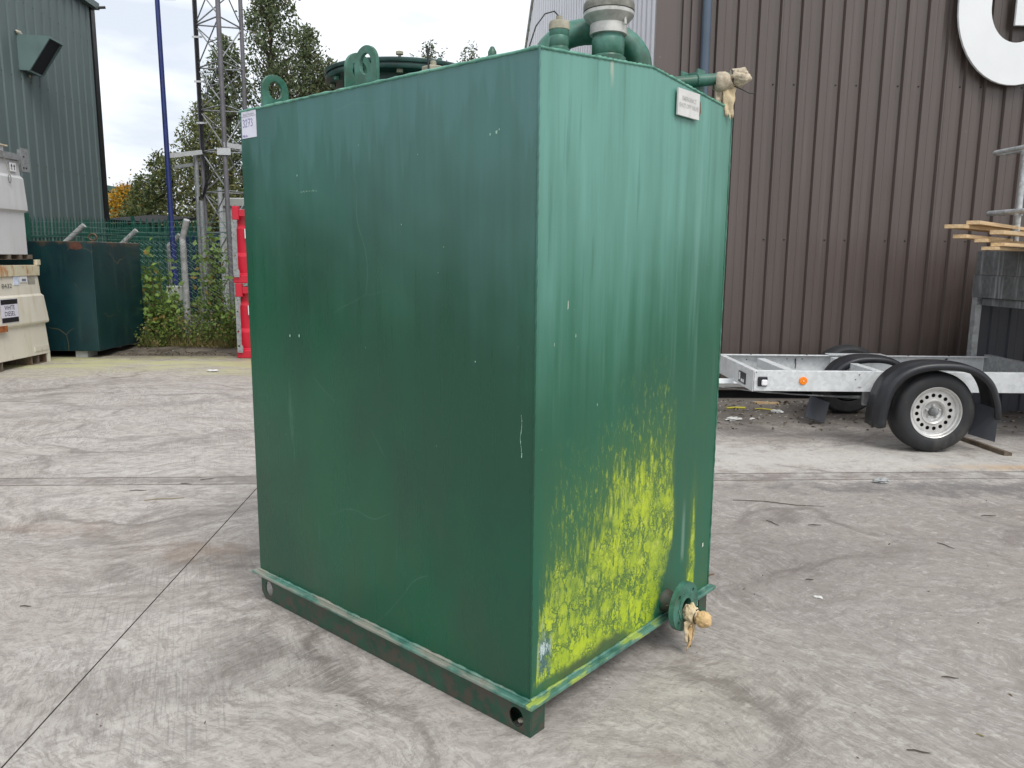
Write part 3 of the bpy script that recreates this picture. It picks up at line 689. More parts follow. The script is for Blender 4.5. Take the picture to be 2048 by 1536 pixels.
# paint chips and scrapes on the side plate
b = B(); rnd = random.Random(4)
def chip(y, z, w, h): b.add([(-.0012, y, z), (-.0012, y - w, z + h * .2), (-.0012, y - w * .8, z - h), (-.0012, y - w * .1, z - h * .9)], [(0, 1, 2, 3)])
for k in range(26): chip(1.19 - k * .0042 - rnd.random() * .003, 1.795 + rnd.uniform(-.002, .003), rnd.uniform(.001, .004), rnd.uniform(.0008, .004))
for y, z, w in ((1.30, 1.23, .008), (1.235, 1.235, .009), (1.21, 1.86, .006), (.19, 1.92, .006), (.165, 1.925, .008), (.152, 1.93, .004), (.60, 1.66, .004), (.42, 1.5, .003), (.25, 1.22, .004), (1.1, .98, .004)): chip(y, z, w, w * 1.1)
for k in range(18): chip(.052 - .003 * math.sin(k * .5), 1.07 - k * .0075, rnd.uniform(.001, .0035), rnd.uniform(.005, .011))
stuff(T('paint_chips', b, simple('bare_mint_primer', (.30, .50, .40), .6, var=.2, scale=30, bump=0)))
b = B()
for x, z, w, h in ((.155, 1.39, .004, .03), (.20, 1.30, .0025, .012), (1.145, .33, .012, .02), (.7, 1.42, .002, .01), (.09, 1.28, .002, .012), (.33, 1.06, .002, .01), (.5, 1.2, .002, .007)):
    b.add([(x, -.0015, z), (x + w, -.0015, z + h * .2), (x + w * .8, -.0015, z + h), (x + w * .1, -.0015, z + h * .9)], [(0, 1, 2, 3)])
stuff(T('paint_chips', b, simple('pale_chip', (.55, .58, .50), .6, var=.2, scale=30, bump=0)))
# lifting lugs
def lug_loop(w_, h_, r_):
    a = [(-w_ / 2, 0), (w_ / 2, 0)] + circle(0, h_ - w_ / 2, w_ / 2, None, 16, 0, math.pi, True)
    return a, circle(0, h_ - w_ / 2, r_, r_ * 1.12, 24)
for (x, y, ua, nrm) in ((.066, 1.452, (1, 0, 0), 0), (.066, .905, (1, 0, 0), 0), (.014, .778, (0, -1, 0), 1), (W_ - .066, .905, (1, 0, 0), 0), (W_ - .066, 1.452, (1, 0, 0), 0)):
    o_, h_ = lug_loop(.122, .135, .031); z0 = roofz(x) - .006
    b = B(); b.plate(o_, [h_], (x, y, z0), ua, (0, 0, 1), .014); T('lifting_lug', b, M['gfit'], smooth=40, bevel=.0015)
# manhole
MX, MY = .57, 1.22
b = B(); b.lathe([(.262, 2.13), (.262, 2.284)], (MX, MY, 0), n=56); mh = T('manhole_neck', b, M['lid'], smooth=40)
b = B(); b.lathe([(.262, 2.284), (.335, 2.284), (.338, 2.288), (.338, 2.300), (.332, 2.302)], (MX, MY, 0), n=64); T('manhole_flange', b, M['lid'], smooth=40)
b = B(); b.lathe([(.330, 2.303), (.330, 2.307), (.339, 2.308), (.341, 2.313), (.341, 2.321), (.335, 2.325), (.2, 2.332), (.1, 2.335), (.001, 2.336)], (MX, MY, 0), n=64); lid = T('manhole_lid', b, M['lid'], smooth=35)
for k in range(12):
    a = R(15 + 30 * k); x, y = MX + .31 * math.cos(a), MY + .31 * math.sin(a)
    b = B(); b.lathe([(.006, 2.28), (.006, 2.338)], (x, y, 0), n=8, cap1=True); b.lathe([(.013, 2.270), (.013, 2.283)], (x, y, 0), n=6, cap0=True, cap1=True)
    if k % 3 == 1: b.lathe([(.006, 2.326), (.006, 2.336), (.015, 2.338), (.015, 2.348), (.012, 2.350)], (x, y, 0), n=12, cap1=True)
    else: b.lathe([(.012, 2.326), (.012, 2.334)], (x, y, 0), n=6, cap1=True)
    T('lid_bolt', b, M['beige'] if k % 3 == 1 else M['gfit'], lid, smooth=40)
# dip fitting with spike
b = B(); b.lathe([(.034, 2.14), (.034, 2.198), (.037, 2.20), (.037, 2.21)], (.235, .685, 0), n=24); df = T('dip_socket', b, M['gfit'], smooth=40)
b = B(); b.lathe([(.036, 2.196), (.043, 2.20), (.043, 2.222), (.034, 2.226), (.012, 2.226), (.012, 2.245), (.001, 2.246)], (.235, .685, 0), n=6); T('socket_cap', b, M['beige'], df, bevel=.002)
b = B(); b.tube([(.19, .66, 2.15), (.19, .662, 2.22), (.188, .666, 2.285)], .0035, 6); b.tube([(.188, .666, 2.285), (.192, .668, 2.262), (.196, .670, 2.243)], .0045, 6); T('cable_tie', b, M['cable'], df)
b = B(); b.lathe([(.020, 2.14), (.020, 2.185), (.014, 2.187), (.014, 2.20), (.006, 2.215), (.004, 2.216)], (.14, .31, 0), n=10, cap1=True); T('small_plug', b, M['gfit'], smooth=40)
# small threaded pipe with a beige cap
px, py = .185, .075
b = B(); b.lathe([(.034, 2.14), (.034, 2.178), (.030, 2.180), (.029, 2.185), (.030, 2.187), (.030, 2.212), (.028, 2.216), (.030, 2.222), (.030, 2.235)], (px, py, 0), n=28); sp1 = T('vent_pipe', b, M['gfit'], smooth=35)
b = B(); b.lathe([(.029, 2.232), (.032, 2.234), (.032, 2.252), (.029, 2.258), (.010, 2.26), (.010, 2.274), (.001, 2.275)], (px, py, 0), n=20); T('pipe_cap', b, M['beige'], sp1, smooth=35)
b = B(); b.tube([(px, py, 2.272), (px - .012, py + .01, 2.288), (px - .045, py + .02, 2.275), (px - .075, py + .03, 2.235), (px - .10, py + .04, 2.16)], .0022, 6); T('wire', b, M['cable'], sp1, smooth=60)
# big filler pipe with aluminium coupling
px, py = .462, .085
b = B(); b.lathe([(.060, 2.15), (.060, 2.205), (.054, 2.208), (.052, 2.213), (.054, 2.216), (.054, 2.262), (.051, 2.268), (.052, 2.29)], (px, py, 0), n=36); fp = T('filler_pipe', b, M['gfit'], smooth=35)
b = B(); b.lathe([(.050, 2.276), (.061, 2.278), (.061, 2.306), (.060, 2.310), (.080, 2.332), (.083, 2.336), (.083, 2.346), (.080, 2.349)], (px, py, 0), n=40); T('coupling', b, M['alu'], fp, smooth=35)
b = B(); b.lathe([(.078, 2.349), (.084, 2.350), (.084, 2.372), (.079, 2.380), (.055, 2.386), (.001, 2.387)], (px, py, 0), n=40); T('coupling_cap', b, M['gasket'], fp, smooth=35)
b = B(); b.tube([(px - .005, py - .066, 2.325), (px - .006, py - .070, 2.30)], [.005, .0045], 8); T('coupling_pin', b, M['alu'], fp)
# U bend breather
A_, C_ = Vector((.636, .07)), Vector((.40, .31))
pts = []; H0, RB = 2.265, .0
dirv = (C_ - A_); ln = dirv.length; dirv = dirv / ln; rr = ln / 2
pts.append((A_.x, A_.y, 2.17)); pts.append((A_.x, A_.y, 2.20))
for i in range(19):
    a = math.pi * i / 18; cx_ = A_.x + dirv.x * rr * (1 - math.cos(a)); cy_ = A_.y + dirv.y * rr * (1 - math.cos(a))
    pts.append((cx_, cy_, 2.205 + .115 * math.sin(a)))
pts.append((C_.x, C_.y, 2.17))
b = B(); b.tube(pts, .043, 24); ub = T('breather_bend', b, M['gfit'], smooth=50)
b = B(); b.lathe([(.043, 2.185), (.0475, 2.187), (.0475, 2.196), (.043, 2.198)], (A_.x, A_.y, 0), n=28); T('pipe_collar', b, M['gfit'], ub, smooth=50)
# delivery pipe on a channel bracket at the far edge, wrapped in rag
b = B(); b.box(1.135, 1.141, .085, .16, 2.13, 2.285); b.box(1.08, 1.1345, .085, .091, 2.13, 2.285); b.box(1.08, 1.1345, .154, .16, 2.13, 2.285); br_ = T('pipe_bracket', b, M['gfit'])
pp0, pp1 = Vector((1.00, .185, 2.228)), Vector((1.165, -.005, 2.250))
b = B(); b.tube([pp0, pp1], .0225, 18); dp = T('delivery_pipe', b, M['gfit'], smooth=50)
ax = (pp1 - pp0).normalized()
b = B(); cc_ = pp0.lerp(pp1, .52); sd_ = ax.cross(Vector((0, 0, 1))).normalized(); up_ = sd_.cross(ax)
b.tube([cc_ + (sd_ * math.cos(a) + up_ * math.sin(a)) * .0265 for a in [R(d) for d in range(-40, 221, 20)]], .0035, 6); T('u_bolt', b, M['gfit'], dp, smooth=60)
# sign plate
b = B(); b.box(.762, .920, -.016, -.0085, 2.058, 2.150); sg = T('sign_plate', b, M['signplate'], bevel=.0008)
b = B(); b.text('EMERGENCY', .021, (.841, -.0164, 2.118), (1, 0, 0), (0, 0, 1), .0003, width=.105, bold=.0003); b.text('SHUT OFF VALVE', .021, (.841, -.0164, 2.094), (1, 0, 0), (0, 0, 1), .0003, width=.142, bold=.0003)
T('lettering', b, M['fadeink'], sg)
b = B(); b.blob((.929, -.010, 2.10), .012, 3, .5, (.7, .5, 2.), 7); T('rust_lump', b, M['brass'], smooth=80)
# stock label (left face): viewed from outside, text runs towards -y
b = B(); b.box(-.0022, -.0010, 1.482, 1.592, 2.028, 2.134); sl = T('stock_label', b, M['label'])
lo_, lu, lv = (-.0023, 1.592, 2.028), (0, -1, 0), (0, 0, 1)
b = B(); b.text('Stock Number', .013, (-.0024, 1.537, 2.121), lu, lv, .0003, width=.085); b.stroke([(.0, .085), (.11, .085)], .0015, lo_, lu, lv, .0006); T('printed_text', b, simple('grey_print', (.22, .22, .25), .6, bump=0), sl)
b = B(); wd = .0026
dg = {'3': [(0, .9), (.35, 1), (.6, .8), (.3, .55), (.65, .35), (.4, 0), (0, .1)], '2': [(0, .8), (.3, 1), (.6, .8), (.35, .4), (0, 0), (.65, .05)], '7': [(0, 1), (.65, 1), (.25, 0)], '7b': [(.1, .5), (.55, .5)]}
for i, ch in enumerate('3273'):
    for key in ([ch] if ch != '7' else ['7', '7b']):
        b.stroke([(.010 + i * .020 + p[0] * .022, .044 + p[1] * .030) for p in dg[key]], wd, lo_, lu, lv, .0006)
stuff(T('handwriting', b, M['pen'], sl)); b = B(); b.text('193-16', .012, (-.0024, 1.57, 2.036), lu, lv, .0003, width=.036, bold=.0004); stuff(T('small_print', b, M['pen'], sl))
# outlet flange low on the end plate
FX, FZ, FY = .848, .193, -.072
b = B(); b.lathe([(.047, 0), (.045, .012), (.036, .03), (.035, .075)], (FX, 0, FZ), (0, -1, 0), n=28); T('outlet_stub', b, M['runner'], smooth=50)
b = B(); hl = [circle(0, 0, .036, None, 28)] + [circle(.076 * math.cos(R(a)), .076 * math.sin(R(a)), .0085, None, 12) for a in (45, 135, 225, 315)]
b.plate(circle(0, 0, .098, None, 48), hl, (FX, FY, FZ), (1, 0, 0), (0, 0, 1), .022)
fl = T('outlet_flange', b, M['gfit'], smooth=40, bevel=.0015)
b = B(); b.lathe([(.036, 0), (.058, 0), (.058, .0255), (.036, .0255)], (FX, FY, FZ), (0, -1, 0), n=32); T('raised_face', b, M['gfit'], fl, smooth=40)
b = B(); b.lathe([(.0355, .0), (.0355, .02), (.001, .0)], (FX, FY + .03, FZ), (0, -1, 0), n=20); T('dark_bore', b, M['void'], fl)
b = B(); b.tube([(FX - .045, -.03, FZ + .0), (FX - .03, -.04, FZ - .0), (FX - .05, -.09, FZ + .003), (FX - .085, -.115, FZ + .004)], .0014, 5); T('wire', b, M['beige'])
# sensor bolt low on the far edge
b = B(); b.tube([(W_ + .0, .004, .178), (W_ + .05, -.004, .172)], .0035, 8); b.lathe([(.009, 0), (.009, .012)], (W_ + .002, .004, .178), (1, 0, 0), n=6, cap1=True); T('stud', b, M['brass'])

# rags tied over the two pipe ends: things of their own
def rag_sheet(p, down, across, wid, ln, seed, mat, parent, name='loose_end', amp=.009):
    b = B(); nu, nv = 12, 14; p, down, across = Vector(p), Vector(down), Vector(across); nrm = down.cross(across).normalized()
    for j in range(nv + 1):
        for i in range(nu + 1):
            u = i / nu - .5; v = j / nv; ww = wid * (1 - .35 * v) * (1 + .2 * mnoise.noise(Vector((v * 4, seed, 0))))
            l_ = ln * v * (1 + (.28 * mnoise.noise(Vector((u * 5, seed, 4))) * v))
            q = p + down * l_ + across * (u * ww) + nrm * (amp * mnoise.noise(Vector((u * 2.5, v * 3 + seed, 1))) * 1.6 + amp * .8 * math.cos(u * 3 + seed))
            b.v.append(tuple(q))
    for j in range(nv):
        for i in range(nu): a = j * (nu + 1) + i; b.f.append((a, a + 1, a + nu + 2, a + nu + 1)); b.mi.append(0)
    return obj(name, b, mat, parent, smooth=80, solid=.004)
tip = TP(pp1.x, pp1.y, pp1.z); axw = (tip - TP(pp0.x, pp0.y, pp0.z)).normalized()
rag = thing('tied_rag', 'grubby beige rag tied over the upper pipe end at the top right of the tank', 'rag', tip)
b = B(); b.blob(tip + axw * .038, .040, 2.2, .20, (1.15, 1.05, .88), 30, 1.8, crease=.16); obj('rag_bulb', b, M['cloth'], rag, smooth=80)
b = B(); b.lathe([(.026, -.055), (.034, -.04), (.036, -.02), (.029, .0), (.026, .012)], tip, axw, n=20)
b.v = [tuple(Vector(p) + Vector((0, 0, -.012 * (1 + mnoise.noise(Vector(p) * 30)))) + .006 * Vector(mnoise.noise_vector(Vector(p) * 40))) for p in b.v]; obj('rag_collar', b, M['cloth'], rag, smooth=80, solid=.004)
side = axw.cross(Vector((0, 0, 1))).normalized()
rag_sheet(tip - axw * .03 + Vector((0, 0, -.02)), (0, 0, -1), (.95, -.3, 0), .045, .075, 1.3, M['cloth'], rag)
rag_sheet(tip - axw * .0 + Vector((0, -.006, -.022)), Vector((.04, 0, -1)), (.9, .45, 0), .050, .125, 5.1, M['cloth3'], rag)
b = B(); sz = side.cross(axw)
b.tube([tip + axw * .008 + (side * math.cos(R(a)) + sz * math.sin(R(a))) * .031 for a in range(0, 361, 20)], .003, 6)
e0 = tip + axw * .008 + Vector((.012, -.01, -.032)); b.tube([e0, e0 + Vector((.035, 0, -.014)), e0 + Vector((.06, 0, -.026)), e0 + Vector((.085, 0, -.027))], .0018, 6); obj('cable_tie', b, M['cable'], rag, smooth=60)
fo = TP(FX, FY - .022, FZ); fax = (TP(0, -1) - TP(0, 0)).normalized()
rag2 = thing('tied_rag', 'tan and cream rag plugged into the lower flanged outlet at the algae corner', 'rag', fo)
b = B(); b.blob(fo + fax * .072 + Vector((.004, 0, -.032)), .032, 4.4, .14, (1.05, 1.0, 1.0), 30, 1.8, crease=.14); obj('rag_bulb', b, M['cloth2'], rag2, smooth=80)
b = B(); b.blob(fo + fax * .030 + Vector((-.006, 0, -.020)), .036, 8.1, .22, (.85, .85, 1.15), 30, 2.2, crease=.22); obj('rag_collar', b, M['cloth3'], rag2, smooth=80)
rag_sheet(fo + fax * .03 + Vector((-.012, -.015, -.045)), Vector((.0, 0, -1)), (1, 0, 0), .05, .085, 2.2, M['cloth3'], rag2)
rag_sheet(fo + fax * .035 + Vector((-.005, -.006, -.055)), Vector((-.1, 0, -1)), (.8, .4, 0), .038, .10, 7.7, M['cloth2'], rag2)
b = B(); s2 = fax.cross(Vector((0, 0, 1))).normalized(); z2 = s2.cross(fax); cc2 = fo + fax * .050 + Vector((0, 0, -.026))
b.tube([cc2 + (s2 * math.cos(R(a)) + z2 * math.sin(R(a))) * .029 for a in range(0, 361, 20)], .002, 6); obj('cable_tie', b, M['cable'], rag2, smooth=60)

# ------------------------------------------------------------------ BROWN WAREHOUSE
bw = thing('brown_warehouse', 'tall brown ribbed metal warehouse with white ribbed side wall behind the trailer', 'warehouse', (1.478, 8.614, 0), R(1.32))
WW = lambda n, b, m_, p=None, **k: obj(n, b, m_, p or bw, local=True, **k)     # local: x along the front wall, y into the building
def rib_sheet(x0, n, pitch, prof, z0, z1):
    """prof: list of (x, y) over one pitch"""
    pts = []
    for k in range(n): pts += [(x0 + k * pitch + a, c) for a, c in prof]
    pts.append((x0 + n * pitch, prof[0][1])); b = B()
    for (x, y) in pts: b.v += [(x, y, z0), (x, y, z1)]
    for i in range(len(pts) - 1): b.f.append((2 * i, 2 * i + 2, 2 * i + 3, 2 * i + 1)); b.mi.append(0)
    return b
P = .2235
prof = [(0, 0), (.055, 0), (.057, .0025), (.063, .0025), (.065, 0), (.128, 0), (.138, .032), (.190, .032), (.206, .0)]
WH = 13.0
x0 = .430
sheet = None
for k in range(10):
    if sheet is None:
        bb = rib_sheet(0, 4, P, prof, .13, WH)
        sheet = to_mesh('cladding_sheet', bb, M['brown'])
    WW('cladding_sheet', sheet, None, loc=(x0 + k * 4 * P, -.002 * (k % 2), 0))
b = B(); b.box(.0, .205, -.012, .0, .1, WH); b.box(-.012, -.0, -.012, .06, .1, WH); WW('corner_flashing', b, M['browntrim'])
WW('cladding_sheet', rib_sheet(.205, 1, P, [(0, .0), (.03, 0), (.034, .03), (.06, .03), (.066, 0), (.10, 0), (.106, .03), (.15, .03), (.156, 0), (.2, 0)], .13, WH), M['brown'])
b = B(); b.box(.02, 10, .075, .30, 0, WH); WW('wall_core', b, M['void'])
b = B(); b.box(0, 9.8, -.02, .03, .105, .128); WW('base_flashing', b, M['browntrim'])
b = B(); b.tube([(.50, -.07, .2), (.50, -.07, WH)], .047, 20); WW('downpipe', b, M['slate'], smooth=50)
b = B()
for k in range(0, 40):
    for z in (3.39, 1.77, 5.1):
        if k % 3 == 2: continue
        b.lathe([(.009, 0), (.009, .006), (.004, .009)], (x0 + k * P + .164, .032, z), (0, -1, 0), n=6, cap1=True)
stuff(WW('fixing_screws', b, M['blackmetal']))
# side wall running away from the corner
prof2 = [(0, 0), (.19, 0), (.205, .05), (.28, .05)]
y = .09; rot90 = R(90)
def side_sheet(y0, n, pitch):
    b = B(); pts = []
    for k in range(n): pts += [(y0 + k * pitch + a * pitch / .3, c) for a, c in prof2]
    pts.append((y0 + n * pitch, 0))
    for (yy, xx) in pts: b.v += [(xx, yy, .1), (xx, yy, WH)]
    for i in range(len(pts) - 1): b.f.append((2 * i + 1, 2 * i + 3, 2 * i + 2, 2 * i)); b.mi.append(0)
    return b
yy = .09
for n_, pt in ((6, .3), (6, .3), (6, .34), (6, .42), (6, .6), (6, .9), (6, 1.3), (8, 1.7)):
    WW('cladding_sheet', side_sheet(yy, n_, pt), M['whiteclad']); yy += n_ * pt
b = B(); b.box(-.008, -.001, .0605, .14, .1, WH); WW('corner_flashing', b, M['whiteclad'])
b = B(); b.box(-.10, -.001, .1, yy, WH, WH + .16); WW('gutter', b, M['whiteclad'])
b = B(); b.box(.04, 10, .31, yy, .0, WH - .1); WW('building_core', b, M['void'])
b = B(); b.add([(-.1, -.05, WH + .17), (10, -.05, WH + .17), (10, yy, WH + .17), (-.1, yy, WH + .17)], [(0, 1, 2, 3)]); WW('roof', b, M['browntrim'])
# big white letter G
gz = lambda X: X
G = []
cxg, zc, zt_ = 5.22, 4.17, 4.80
G += circle(cxg, zt_, .637, .78, 14, R(20), R(180), True)
G += circle(cxg, zc, .637, .785, 24, R(180), R(360), True)
G += [(5.857, 4.42), (5.193, 4.42), (5.193, 3.98)]
G += [(cxg + .29 * math.cos(R(a)), zc + .36 * math.sin(R(a))) for a in range(-32, -181, -8)]
G += circle(cxg, zt_, .29, .37, 12, R(180), R(20), True)
letter = thing('letter_sign', 'large white letter G mounted on the brown ribbed wall', 'sign', (5.22, 8.70, 3.385), R(1.32))
b = B(); b.plate([(p[0] - 5.22, p[1] - 3.385) for p in G], [], (0, -.075, 0), (1, 0, 0), (0, 0, 1), .03)
obj('letter_face', b, M['white'], letter, local=True, bevel=.003)
for (x, z) in ((-.46, .8), (-.1, .2), (.3, .3), (-.4, 1.6)):
    b = B(); b.tube([(x, -.075, z), (x, .0, z)], .012, 8); obj('stand_off', b, M['galv'], letter, local=True)

# ------------------------------------------------------------------ TRAILER
tr = thing('flat_trailer', 'bare galvanised trailer chassis with black mudguards parked along the brown wall', 'trailer', (3.45, 6.3, 0))
TR = lambda n, b, m_, p=None, **k: obj(n, b, m_, p or tr, **k)
def crail(x0, x1, y, z0, z1, d, th=.006, fl=.05):
    b = B(); ya, yb_ = (y, y + d * th) if d > 0 else (y + d * th, y)
    b.box(x0, x1, ya, yb_, z0, z1)
    fa, fb = sorted((y + d * (th + .0002), y + d * fl)); b.box(x0, x1, fa, fb, z1 - th, z1); b.box(x0, x1, fa, fb, z0, z0 + th)
    return b
ZA, ZC = .455, .628
TR('side_rail', crail(2.045, 5.6, 6.50, ZA, ZC, 1), M['galv'], bevel=.002)
TR('side_rail', crail(2.045, 4.70, 7.66, ZA, ZC, -1, fl=.07), M['galv'], bevel=.002)
b = B(); b.box(2.035, 2.041, 6.497, 7.663, ZA - .006, ZC + .001); b.box(2.0412, 2.085, 6.56, 7.58, ZC - .006, ZC + .0005); fr = TR('end_beam', b, M['galv'], bevel=.002)
for x in (2.40,): b = B(); b.box(x, x + .08, 6.56, 7.58, ZA + .06, ZC - .03); TR('cross_beam', b, M['galv'], bevel=.003)
b = B(); b.box(3.12, 3.19, 6.552, 7.58, ZA + .03, ZC - .012); TR('cross_beam', b, M['galv'], bevel=.003)
b = B(); b.box(4.66, 4.668, 6.552, 7.64, ZA, ZC + .02); b.box(4.6682, 4.72, 6.552, 7.64, ZC + .013, ZC + .019); TR('cross_beam', b, M['galvmast'], bevel=.002)
b = B(); b.tube([(2.2, 7.1, .43), (1.0, 7.1, .42)], .04, 4); TR('drawbar', b, M['galv'])
b = B(); b.box(3.11, 3.66, 7.585, 7.70, ZC + .0035, ZC + .012); TR('rail_plate', b, M['galv'])
b = B(); b.tube([(3.45, 6.42, .335), (3.45, 7.78, .335)], .03, 10); TR('axle', b, M['blackmetal'], smooth=50)
for y_ in (6.56, 7.60): b = B(); b.box(3.0, 3.48, y_ - .02, y_ + .02, .33, ZA - .001); TR('suspension_arm', b, M['galvdark'])
def wheel(cy, sgn, axle_x=3.45, cz=.335, k_=1.):
    R0, hw = .335, .105; c = (axle_x, cy, cz); a = (0, sgn, 0)
    b = B(); b.lathe([(.205, -hw + .01), (.225, -hw), (.30, -hw + .004), (.322, -hw + .022), (.333, -.055), (.335, -.02), (.329, -.018), (.329, -.012), (.335, -.01), (.335, .01), (.329, .012), (.329, .018), (.335, .02), (.333, .055), (.322, hw - .022), (.30, hw - .004), (.285, hw), (.280, hw + .002), (.240, hw + .001), (.222, hw - .004), (.208, hw - .012)], c, a, n=64)
    b.v = [(axle_x + (p[0] - axle_x) * k_, p[1], cz + (p[2] - cz) * k_) for p in b.v]
    wo = TR('wheel', b, M['rubber'], smooth=35)
    b = B(); b.lathe([(.206, hw - .016), (.212, hw - .008), (.209, hw - .004), (.203, hw - .008), (.196, hw - .03), (.188, hw - .034), (.180, hw - .050), (.168, hw - .052)], c, a, n=56); TR('rim', b, M['rimsilver'], wo, smooth=35)
    b = B(); hs = [circle(.1375 * math.cos(R(22.5 * k + 6)), .1375 * math.sin(R(22.5 * k + 6)), .0165, None, 12) for k in range(16)]
    b.plate(circle(0, 0, .170, None, 48), hs + [circle(0, 0, .104, None, 40)], (axle_x, cy + sgn * (hw - .052), cz), (1, 0, 0), (0, 0, 1), .004); TR('wheel_disc', b, M['rimsilver'], wo, smooth=35)
    b = B(); b.lathe([(.106, hw - .050), (.100, hw - .040), (.094, hw - .040), (.080, hw - .050), (.074, hw - .066), (.066, hw - .070), (.036, hw - .070)], c, a, n=44, cap1=True); TR('hub', b, M['rimsilver'], wo, smooth=35)
    b = B(); b.lathe([(.036, hw - .071), (.034, hw - .035), (.026, hw - .030), (.001, hw - .029)], c, a, n=20); TR('hub_cap', b, M['galvdark'], wo, smooth=35)
    for k in range(5):
        t = R(72 * k + 90); b = B(); b.lathe([(.010, hw - .070), (.010, hw - .050), (.006, hw - .046)], (axle_x + .052 * math.cos(t), cy, cz + .052 * math.sin(t)), a, n=6, cap1=True); TR('wheel_nut', b, M['rimsilver'], wo)
    b = B(); b.lathe([(.204, -.09), (.19, -.06), (.175, hw - .07), (.001, hw - .075)], c, a, n=32); TR('wheel_back', b, M['void'], wo, smooth=35)
    return wo
wheel(6.31, -1); wheel(7.90, 1, 3.42, .352, 1.05)
def guard(cx, y0, y1, cz, rx, rz, a0, a1, lip):
    b = B(); n = 40; w_ = y1 - y0
    cs = [(-.055, 0), (-.018, -.002), (-.004, .008), (0, .022), (0, w_ * .36), (.007, w_ * .40), (.007, w_ * .60), (0, w_ * .64), (0, w_ - .012), (-.010, w_)]
    if lip < 0: cs = [(r_, w_ - y_) for r_, y_ in cs]
    for i in range(n + 1):
        a = a0 + (a1 - a0) * i / n; c_, s_ = math.cos(a), math.sin(a); e_ = 2 / 2.5
        px_ = math.copysign(abs(c_) ** e_, c_); pz_ = math.copysign(abs(s_) ** e_, s_)
        fl_ = .02 * max(0, (1 - i / 4)) + .02 * max(0, 1 - (n - i) / 4)
        for (dr, y_) in cs: b.v.append((cx + px_ * (rx + dr + fl_), y0 + y_, cz + pz_ * (rz + dr + fl_)))
    k = len(cs)
    for i in range(n):
        for j in range(k - 1): q = i * k + j; b.f.append((q, q + 1, q + k + 1, q + k)); b.mi.append(0)
    return b
TR('mudguard', guard(3.445, 6.135, 6.40, .325, .475, .425, R(190), R(-2), 1), M['plastic'], smooth=50, solid=.006)
TR('mudguard', guard(3.34, 7.13, 7.38, .30, .40, .375, R(178), R(2), 1), M['plastic'], smooth=50, solid=.006)
b = B(); b.add([(3.80, 6.34, .135), (3.955, 6.22, .095), (3.965, 6.22, .37), (3.84, 6.36, .40)], [(0, 1, 2, 3)]); TR('mudflap', b, M['flap'], solid=.008)
b = B(); b.add([(2.80, 7.30, .07), (2.99, 7.30, .012), (3.075, 7.42, .19), (2.885, 7.42, .255)], [(0, 1, 2, 3)]); TR('mudflap', b, M['flap'], solid=.010)
b = B(); b.add([(3.04, 6.492, .645), (3.07, 6.492, .645), (2.955, 6.492, .50), (2.925, 6.492, .50)], [(0, 1, 2, 3)]); TR('guard_bracket', b, M['galv'], solid=.008)
b = B(); b.lathe([(.034, 0), (.034, .008), (.030, .012), (.001, .013)], (2.458, 6.4995, .545), (0, -1, 0), n=28); TR('reflector', b, M['amber'], smooth=30)
b = B(); b.lathe([(.005, 0), (.005, .002)], (2.458, 6.486, .545), (0, -1, 0), n=10, cap1=True); TR('reflector_screw', b, M['lens'])
b = B(); b.box(2.075, 2.155, 6.484, 6.4995, .495, .578); ml = TR('marker_lamp', b, M['plastic'], bevel=.006)
b = B(); b.box(2.10, 2.15, 6.462, 6.4835, .505, .555); TR('lens', b, M['lens'], ml, bevel=.01, segs=2)
b = B(); b.box(2.026, 2.0345, 6.70, 6.90, .475, .575); nl = TR('warning_plate', b, M['plastic'], bevel=.003)
b = B(); b.box(2.0245, 2.0258, 6.84, 6.88, .50, .565); b.box(2.0245, 2.0258, 6.73, 6.76, .49, .515); b.box(2.0245, 2.0258, 6.78, 6.81, .49, .515); TR('plate_marks', b, M['lens'], nl)
b = B(); b.tube([(2.1, 6.6, .44), (2.4, 6.58, .415), (2.8, 6.58, .40), (3.1, 6.6, .40)], .006, 6); b.tube([(1.6, 7.0, .44), (2.2, 6.75, .40), (2.9, 6.6, .385), (3.1, 6.58, .39)], .004, 6); TR('brake_cable', b, M['galvdark'], smooth=60)
b = B()
for (x, z) in ((2.93, .60), (2.90, .56), (2.06, .615)): b.lathe([(.005, 0), (.005, .0025)], (x, 6.4995, z), (0, -1, 0), n=8, cap1=True)
for (x, z) in ((2.32, .575), (2.72, .585), (2.87, .585)): b.lathe([(.006, 0), (.006, .0025)], (x, 7.654, z), (0, -1, 0), n=8, cap1=True)
for x in (2.35, 2.9, 3.9, 4.3): b.lathe([(.008, 0), (.008, .004)], (x, 7.62, ZC), (0, 0, 1), n=8, cap1=True)
stuff(TR('bolt_holes', b, M['void']))
b = B(); b.tube([(2.80, 7.64, .59), (2.80, 7.64, .56), (2.79, 7.6, .54), (2.78, 7.58, .50)], .006, 6); b.tube([(4.30, 7.64, .60), (4.28, 7.63, .595), (4.275, 7.63, .56), (4.285, 7.63, .52)], .006, 6); TR('lashing_hook', b, M['blackmetal'], smooth=60)

